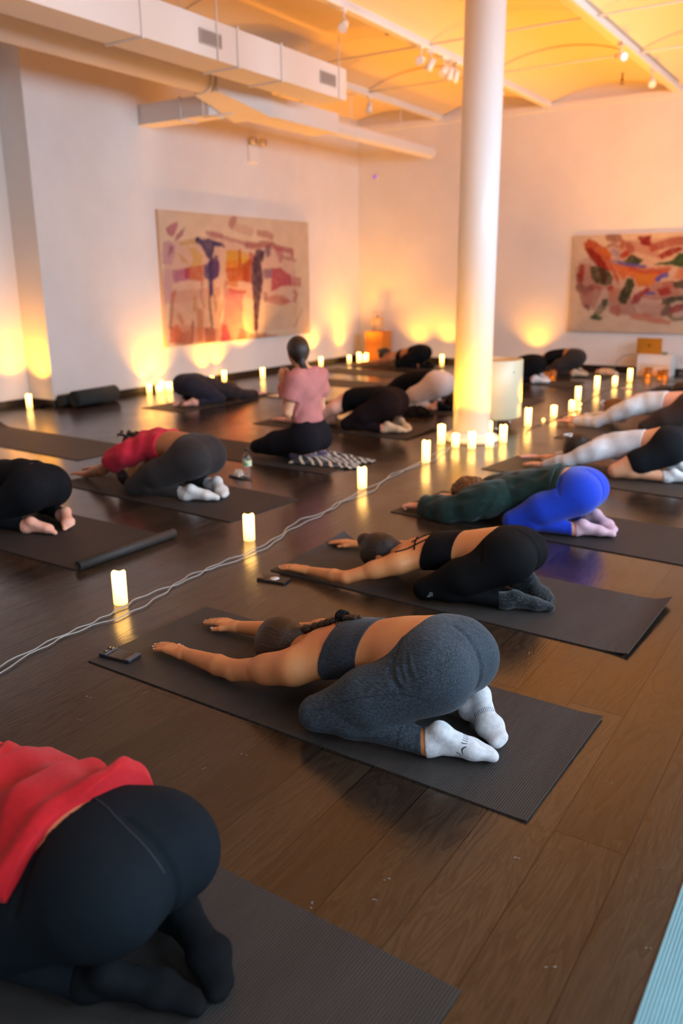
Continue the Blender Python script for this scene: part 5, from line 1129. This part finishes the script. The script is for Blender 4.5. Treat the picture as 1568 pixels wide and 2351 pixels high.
# rolled mats by the left wall
def roll(x, y, z, r, ln, rz, label, m):
    bm = bmesh.new(); P = []; n = 150
    for k in range(n+1):
        a = k/n*2*math.pi*5.5; rr_ = .014+(r-.014)*k/n; P.append((rr_*math.cos(a), rr_*math.sin(a)))
    v0 = [bm.verts.new((p[0], 0, p[1]+r)) for p in P]; v1 = [bm.verts.new((p[0], ln, p[1]+r)) for p in P]
    for i in range(n): f = bm.faces.new((v0[i], v0[i+1], v1[i+1], v1[i])); f.smooth = True
    o = bm_obj('rolled_yoga_mat', bm, m); s_ = o.modifiers.new('thick', 'SOLIDIFY'); s_.thickness = .0055; o.location = (x, y, z); o.rotation_euler = (0, 0, R(rz)); return tag(o, label, 'rolled yoga mat')
ROLLM = fabric('roll_rubber', srgb('2e3230'), var=.1)
roll(-7.83, 6.42, .003, .098, .66, 4, 'thick dark rolled yoga mat lying against the left wall', ROLLM); roll(-8.03, 6.38, .003, .07, .64, 2, 'second rolled yoga mat, mostly hidden behind the thick one', ROLLM)
# dark strap bundle on the floor near the rolls
bm = bmesh.new(); rnd = random.Random(3)
for k in range(5):
    cx, cy = -8.27+rnd.uniform(-.06, .06), 6.25+rnd.uniform(-.05, .07)
    tube(bm, catmull([(cx+rnd.uniform(-.08, .08), cy+rnd.uniform(-.06, .08), .008+.02*rnd.random()) for _ in range(6)], 5), .007, 6)
tag(bm_obj('strap_bundle', bm, BLACKFAB, smooth=True), 'tangled dark strap on the floor between the edge candle and the rolled mats', 'strap')
# ------------------------------------------------------------------ the white drum
e = empty('drum_stool', (-3.23, 7.76, 0), 0, 'white drum-shaped stand on steel feet, right behind the column', 'stand')
bm = bmesh.new(); lathe(bm, [(0, .085), (.29, .085), (.30, .095), (.30, .645), (.293, .652), (.28, .652), (.28, .648), (0, .648)], 64); bm_obj('drum', bm, NT('drum_paint').set(base=srgb('d0c3a0'), rough=.4).m, e)
STEEL = plain('steel', (.7, .7, .72), .25, metal=1.0)
for a in (-25, 95, 215):
    bm = bmesh.new(); lathe(bm, [(0, 0), (.03, 0), (.03, .006), (.017, .010), (.017, .086), (0, .086)], 20, (.25*math.cos(R(a-30)), .25*math.sin(R(a-30)), 0)); bm_obj('foot', bm, STEEL, e)
bm = bmesh.new(); tube(bm, [(.272, -.118, .545), (.279, -.121, .545)], .010, 12); bm_obj('screw', bm, plain('screw', srgb('8a8472'), .4), e)
# ------------------------------------------------------------------ cables
CABLE = plain('clear_cable', srgb('8f8982'), .22, spec=.6)
pathA = [(-2.60, 1.35), (-2.67, 1.72), (-2.70, 2.0), (-2.70, 2.2), (-2.715, 2.36), (-2.74, 2.55), (-2.71, 2.8), (-2.745, 3.05), (-2.73, 3.3), (-2.76, 3.6), (-2.85, 3.92), (-2.82, 4.22), (-2.90, 4.66), (-2.93, 5.2), (-2.99, 5.75), (-3.06, 6.3), (-3.02, 6.55)]
pathB = [(-2.56, 1.40), (-2.66, 1.85), (-2.68, 2.1), (-2.64, 2.35), (-2.68, 2.6), (-2.75, 2.85), (-2.70, 3.1), (-2.70, 3.45), (-2.78, 3.75), (-2.80, 4.1), (-2.87, 4.4), (-2.84, 4.8), (-2.97, 5.3), (-2.93, 5.9), (-3.04, 6.45)]
pathC = [(-2.72, 7.4), (-2.80, 7.8), (-2.76, 8.2), (-2.78, 8.7), (-2.74, 9.0), (-2.84, 9.5), (-2.90, 10.2), (-2.96, 10.9), (-2.90, 11.5), (-2.95, 12.2), (-3.05, 12.45)]
pathD = [(-3.2, 12.62), (-2.9, 12.5), (-2.6, 12.4), (-2.1, 12.3), (-1.6, 12.35)]
for nm, P_, lb, rr_, ph in (('cable', pathA, 'pale wavy cable on the floor, left strand of the pair from the lower left', .0029, 0), ('cable', pathB, 'pale wavy cable on the floor, right strand of the pair', .0029, 2), ('cable', pathC, 'thin cable along the far candle line', .005, 1), ('cable', pathD, 'pale cable on the floor before the laptop box', .006, 1)):
    pts = [Vector((p[0]+.008*math.sin(i*1.3+ph), p[1], .008)) for i, p in enumerate(catmull(P_, 7))]
    bm = bmesh.new(); tube(bm, pts, rr_, 8); tag(bm_obj(nm, bm, CABLE if nm == 'cable' and P_ is not pathC else plain('cable_brown', srgb('6a5038'), .3)), lb, 'cable')
bm = bmesh.new(); tube(bm, catmull([(-3.12, 12.95, .30), (-3.3, 12.98, .26), (-3.42, 13.0, .12), (-3.38, 12.96, .01), (-3.1, 12.9, .008)], 6), .005, 8); tag(bm_obj('power_cord', bm, CABLE), 'pale cord looping down from the laptop', 'cable')
bm = bmesh.new(); tube(bm, catmull([(-2.45, 13.18, .30), (-2.50, 13.12, .22), (-2.38, 13.1, .10), (-2.5, 13.1, .03), (-2.36, 13.05, .008)], 6), .006, 8); tag(bm_obj('power_cord', bm, CABLE), 'pale cord hanging from the wall right of the laptop box', 'cable')
# ------------------------------------------------------------------ phones
def phone(x, y, z, rz, label, body, kind):
    e = empty('phone', (x, y, z), R(rz), label, 'phone'); w_, l_ = .0375, .079
    bm = bmesh.new(); n = 6; ring = []
    for cx, cy, a0 in ((w_-.010, l_-.010, 0), (-w_+.010, l_-.010, 90), (-w_+.010, -l_+.010, 180), (w_-.010, -l_+.010, 270)):
        for k in range(n): a = R(a0+90*k/(n-1)); ring.append((cx+.010*math.cos(a), cy+.010*math.sin(a)))
    b = [bm.verts.new((p[0], p[1], .0)) for p in ring]; t = [bm.verts.new((p[0], p[1], .0105)) for p in ring]; bm.faces.new(b[::-1]); bm.faces.new(t)
    for i in range(len(ring)): bm.faces.new((b[i], b[(i+1) % len(ring)], t[(i+1) % len(ring)], t[i]))
    bm_obj('case', bm, body, e, bevel=.0015)
    return e
BLKP = plain('case_black', srgb('17171a'), .45); GREYP = plain('case_rubber', srgb('43454c'), .55); GLS = plain('phone_gloss', srgb('3a2a1a'), .06, spec=.7)
e = phone(-2.345, 2.025, .0065, 96, 'phone in dark bumper case at the left tip of the nearest grey mat', BLKP, 0)
bm = bmesh.new(); box(bm, -.034, .034, -.046, .036, .0106, .0116); bm_obj('back_glass', bm, GLS, e, bevel=.0006)
bm = bmesh.new(); box(bm, -.036, .036, .040, .076, .0100, .0165); cb = bm_obj('camera_island', bm, GREYP, e, bevel=.003)
for px_, py_ in ((-.018, .058), (.014, .066), (.014, .050)):
    bm = bmesh.new(); lathe(bm, [(0, .0166), (.009, .0166), (.009, .0185), (0, .0185)], 18, (px_, py_, 0)); bm_obj('lens', bm, GLS, cb)
bm = bmesh.new(); box(bm, -.036, .036, -.076, -.052, .0100, .0150); bm_obj('bumper', bm, GREYP, e, bevel=.003)
e = phone(-2.36, 3.035, .0, 98, 'black phone with round white sticker, left of the second mat', BLKP, 1)
bm = bmesh.new(); lathe(bm, [(0, .0106), (.024, .0106), (.024, .0114), (0, .0114)], 30, (0, -.005, 0)); bm_obj('sticker', bm, plain('sticker_white', srgb('c9c4c0'), .5), e)
bm = bmesh.new(); box(bm, -.032, .004, .040, .072, .0100, .0130); bm_obj('camera_island', bm, GLS, e, bevel=.002)
e = phone(-2.32, 6.42, .007, 130, 'pale pink phone on the mat in front of the woman with the hair clip', plain('case_pink', srgb('c98f86'), .4), 2)
bm = bmesh.new(); tube(bm, [(.02*math.cos(a), -.095+.02*math.sin(a), .008) for a in np.linspace(0, 2*math.pi, 18)], .0035, 6); bm_obj('loop', bm, plain('loop_brown', srgb('8a5a3a'), .4), e)
phone(-2.78, 11.22, .0, 95, 'pale phone on the floor below the short candle of the far line', plain('case_pale', srgb('c9a890'), .4), 2)
phone(-3.92, 4.66, .0, 80, 'dark phone lying flat under the crumpled tissue', BLKP, 1)
# ------------------------------------------------------------------ water bottle
CLEAR = plain('clear_plastic', (1, 1, 1), .04, trans=1.0, ior=1.33)
e = empty('water_bottle', (-3.82, 4.64, 0), 0, 'clear water bottle with yellow-green label beside the red tee person', 'bottle')
bm = bmesh.new(); lathe(bm, [(0, .004), (.022, 0), (.031, .004), (.033, .02), (.030, .05), (.033, .075), (.032, .10), (.033, .15), (.030, .172), (.018, .198), (.013, .205), (.013, .222), (.0118, .222), (.0118, .205), (.017, .197), (.0288, .171), (.0318, .15), (.0308, .10), (.0318, .075), (.0288, .05), (.0315, .02), (.029, .008), (0, .008)], 32); bm_obj('bottle_body', bm, CLEAR, e)
def labelmat():
    t = NT('bottle_label'); t.set(rough=.4); nz = t.noise(t.coord(), 28, 2, .5); t.base(t.ramp(nz, [(.35, srgb('d9c022')), (.5, srgb('cfd8c8')), (.62, srgb('5a9a3a'))])); return t.m
bm = bmesh.new(); lathe(bm, [(.0335, .105), (.0338, .107), (.0338, .148), (.0335, .150)], 32); bm_obj('label', bm, labelmat(), e)
bm = bmesh.new(); lathe(bm, [(0, .235), (.0135, .235), (.0145, .232), (.0145, .216), (0, .216)], 24); bm_obj('cap', bm, plain('cap_dark', srgb('2a2624'), .4), e)
# tissue
def blobcloth(name, c, rx, ry, h, m, seed, n=26, amp=.35):
    rg = random.Random(seed); ph = [rg.uniform(0, 6.28) for _ in range(8)]; V, F_ = [], []
    for i in range(n+1):
        th_ = math.pi*.5*i/n
        for j in range(2*n):
            a = math.pi*j/n; w_ = 1+amp*math.sin(3*a+ph[0]+2*th_)*math.sin(th_*4+ph[1])+amp*.6*math.sin(7*a+ph[2]-3*th_)+amp*.3*math.sin(13*a+ph[3])
            V.append((c[0]+rx*math.sin(th_)*math.cos(a)*w_, c[1]+ry*math.sin(th_)*math.sin(a)*w_, c[2]+max(.0, h*math.cos(th_)*(1+amp*.7*math.sin(5*a+ph[4])*math.sin(th_*3)))))
    for i in range(n):
        for j in range(2*n): F_.append((i*2*n+j, (i+1)*2*n+j, (i+1)*2*n+(j+1) % (2*n), i*2*n+(j+1) % (2*n)))
    F_.append([n*2*n+j for j in range(2*n)]); return mesh_obj(name, V, F_, m)
tag(blobcloth('tissue', (-3.93, 4.66, .0115), .032, .028, .045, plain('paper_tissue', srgb('d2c4b4'), .9), 5), 'crumpled white tissue on the dark phone beside the water bottle', 'tissue')
# ------------------------------------------------------------------ striped blanket under the teacher
def blanket():
    nx, ny = 90, 60; V, F_, P_ = [], [], []
    for i in range(nx+1):
        for j in range(ny+1):
            u, v = i/nx, j/ny; x = -3.86+.52*u+.03*math.sin(v*9); y = 5.20+.46*v+.10*u*(1-v); en = min(1, 6*min(u+.05, 1-u, v+.02, 1-v+.02))
            z = .012+en*(.045*(1-u)**1.1+.020*(1-u)*abs(math.sin(u*13+v*4))+.010*abs(math.sin(v*17-u*6)))
            V.append((x, y, z)); P_.append((u, v, 0))
    for i in range(nx):
        for j in range(ny): F_.append((i*(ny+1)+j, (i+1)*(ny+1)+j, (i+1)*(ny+1)+j+1, i*(ny+1)+j+1))
    t = NT('zebra_blanket'); t.set(rough=.95, sheen=.3); at = t.n('ShaderNodeAttribute'); at.attribute_name = 'pat'; sx = t.n('ShaderNodeSeparateXYZ'); t.l(at, 1, sx, 0)
    nz = t.noise(t.coord(), 5, 2); a = t.math('ADD', t.math('ADD', t.math('MULTIPLY', sx.outputs[1], 8), t.math('MULTIPLY', sx.outputs[0], 6)), t.math('MULTIPLY', nz, 1.6)); t.base(t.mix(t.math('LESS_THAN', t.math('FRACT', a), .30), srgb('15100e'), srgb('c4ae94')))
    o = mesh_obj('blanket', V, F_, t.m, attrs={'pat': P_}); s_ = o.modifiers.new('thick', 'SOLIDIFY'); s_.thickness = .006; return tag(o, 'black and white zebra striped blanket under the sitting teacher', 'blanket')
blanket()
# ------------------------------------------------------------------ pedestal with lantern, laptop, odds and ends
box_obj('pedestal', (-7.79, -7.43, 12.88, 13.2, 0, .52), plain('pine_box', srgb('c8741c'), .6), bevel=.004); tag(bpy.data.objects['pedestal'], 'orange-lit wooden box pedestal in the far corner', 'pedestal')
e = empty('lantern', (-7.62, 13.02, .52), 0, 'small glass lantern standing on the corner pedestal', 'lantern'); LF = plain('lantern_frame', srgb('b98a4a'), .4)
bm = bmesh.new()
for sx_ in (-1, 1):
    for sy_ in (-1, 1): box(bm, sx_*.075-.006, sx_*.075+.006, sy_*.06-.006, sy_*.06+.006, 0, .22)
box(bm, -.081, .081, -.066, .066, 0, .012); box(bm, -.081, .081, -.066, .066, .215, .23); bm_obj('frame', bm, LF, e)
bm = bmesh.new(); tube(bm, [(-.075, 0, .23), (-.08, 0, .33), (.08, 0, .33), (.075, 0, .23)], .007, 6); bm_obj('handle', bm, LF, e)
box_obj('glass', (-.072, .072, -.058, .058, .014, .212), plain('lantern_glass', (1, .9, .7), .15, trans=.9, ior=1.1), e)
bm = bmesh.new(); lathe(bm, [(0, .23), (.018, .235), (.022, .25), (.012, .262), (.006, .285), (0, .29)], 16); bm_obj('finial', bm, plain('finial_dark', srgb('5a3015'), .5), e)
e = empty('storage_box', (-2.80, 13.02, 0), 0, 'white box on the floor carrying the open laptop', 'box'); box_obj('top', (-.26, .22, -.16, .16, .285, .31), PAINT, e, bevel=.004)
for b in ((-.26, -.235, -.16, .16, 0, .285), (.195, .22, -.16, .16, 0, .285), (-.235, .195, .14, .16, 0, .285)): box_obj('side_panel', b, PAINT, e)
box_obj('front_panel', (-.235, .195, -.155, -.14, .165, .285), PAINT, e)
box_obj('shelf', (-.235, .195, -.15, .14, .0, .16), plain('panel_cream', srgb('d8c4a8'), .5), e, bevel=.003)
e = empty('laptop', (-2.925, 12.98, .311), 0, 'open laptop with amber candlelight in its colour, on the white box below the right painting', 'laptop')
ALU = plain('amber_lit_aluminium', srgb('c9892e'), .4, metal=.5); bm = bmesh.new(); box(bm, -.18, .18, -.02, .22, 0, .011); bm_obj('keyboard_base', bm, ALU, e, bevel=.003)  # amber of the reflected candlelight put into the metal's base colour
bm = bmesh.new(); box(bm, -.18, .18, -.004, .003, .0, .225); ld = bm_obj('lid', bm, ALU, e, bevel=.002); ld.location = (0, -.022, .010); ld.rotation_euler = (R(8), 0, 0)
box_obj('screen', (-.172, .172, .0031, .0036, .01, .215), plain('screen', srgb('20242c'), .1, emit=(.5, .6, 1), emit_s=.15), ld)
bm = bmesh.new(); n = 40; pr = []
for k in range(n):                              # the fruit shaped mark with its bite
    a = 2*math.pi*k/n; r_ = .0155*(1+.10*math.cos(2*a)*0-.12*math.exp(-((a-math.pi/2)/.35)**2)-.10*math.exp(-((a-3*math.pi/2)/.3)**2)-.38*math.exp(-((min(a, 2*math.pi-a))/.38)**2)); pr.append((r_*math.cos(a), r_*1.08*math.sin(a)))
bm.faces.new([bm.verts.new((p[0], -.0048, p[1]+.115)) for p in pr]); q = [(.000, .0165), (.004, .021), (.009, .0235), (.006, .018)]; bm.faces.new([bm.verts.new((p[0], -.0048, p[1]+.117)) for p in q])
bm_obj('logo', bm, plain('logo_dark', srgb('2a1808'), .2), ld)
tag(box_obj('small_tin', (-2.72, -2.66, 12.90, 12.96, .311, .345), plain('tin_green', srgb('6a7a4a'), .4), bevel=.006), 'small greenish tin on the white box beside the laptop', 'tin')
tag(blobcloth('tote_bag', (-3.52, 12.88, 0), .16, .08, .075, fab('beige_canvas', 'c9a883', var=.15), 8, amp=.16), 'crumpled beige cloth bag by the feet of the back wall person', 'bag')
tag(blobcloth('white_cloth', (-3.33, 12.72, 0), .05, .05, .055, plain('white_cloth', srgb('cdb8a8'), .9), 12, amp=.15), 'small crumpled white cloth left of the far tall candle', 'cloth')
tag(blobcloth('folded_jacket', (-4.12, 7.88, .006), .16, .13, .10, BLACKFAB, 21, amp=.14), 'black crumpled jacket on the floor left of the column, by striped leggings', 'jacket')
e = empty('notebook', (-6.33, 8.36, 0), R(-8), 'pale open notebook on the floor at the navy person\'s fingertips', 'notebook'); box_obj('pages', (-.11, .15, -.09, .09, .003, .016), plain('paper', srgb('d8c8b0'), .8), e, bevel=.002); box_obj('cover', (-.115, .155, -.095, .095, 0, .003), BLKP, e)
# small lights of a string by the reaching fingertips
for x, y, lb in ((-2.66, 8.66, 'tiny lit string bulb nearest the fingertips'), (-2.75, 9.12, 'tiny lit string bulb between the short candle and the fingers'), (-2.84, 9.45, 'tiny lit string bulb at the foot of the tall candle'), (-2.83, 8.2, 'tiny lit string bulb near the drum candles')):
    bm = bmesh.new(); lathe(bm, [(0, 0), (.012, .004), (.016, .016), (.010, .028), (0, .032)], 14, (x, y, 0)); tag(bm_obj('string_bulb', bm, plain('bulb', (1, .6, .2), .3, emit=(1, .5, .1), emit_s=6)), lb, 'bulb', 'string bulbs')
# pale scuffs and crumbs lying on the boards
rnd = random.Random(11); DUST = plain('lint', srgb('a09a92'), .9)
spots = [(-2.10, 1.62), (-2.2, 1.75), (-.85, 1.50), (-.83, 1.42), (-.42, 1.45), (-.50, 2.2), (-1.5, 1.75), (-1.56, 1.62), (-.25, 1.62), (-1.0, 2.9), (-.35, 3.0), (-.3, 2.7), (-2.0, 1.45), (-.6, 1.75), (-.95, 1.33)]
bm = bmesh.new()
for x, y in spots:
    for _ in range(2):
        a = rnd.uniform(0, 6.28); l_ = rnd.uniform(.002, .005); x1, y1 = x+rnd.uniform(-.01, .01), y+rnd.uniform(-.01, .01)
        tube(bm, [(x1, y1, .0008), (x1+l_*math.cos(a), y1+l_*math.sin(a), .0014), (x1+l_*1.6*math.cos(a+.6), y1+l_*1.6*math.sin(a+.6), .0009)], .0007, 5)
o = bm_obj('lint', bm, DUST); tag(o, 'tiny pale specks of lint scattered over the bare floorboards', 'lint', None, 'stuff')
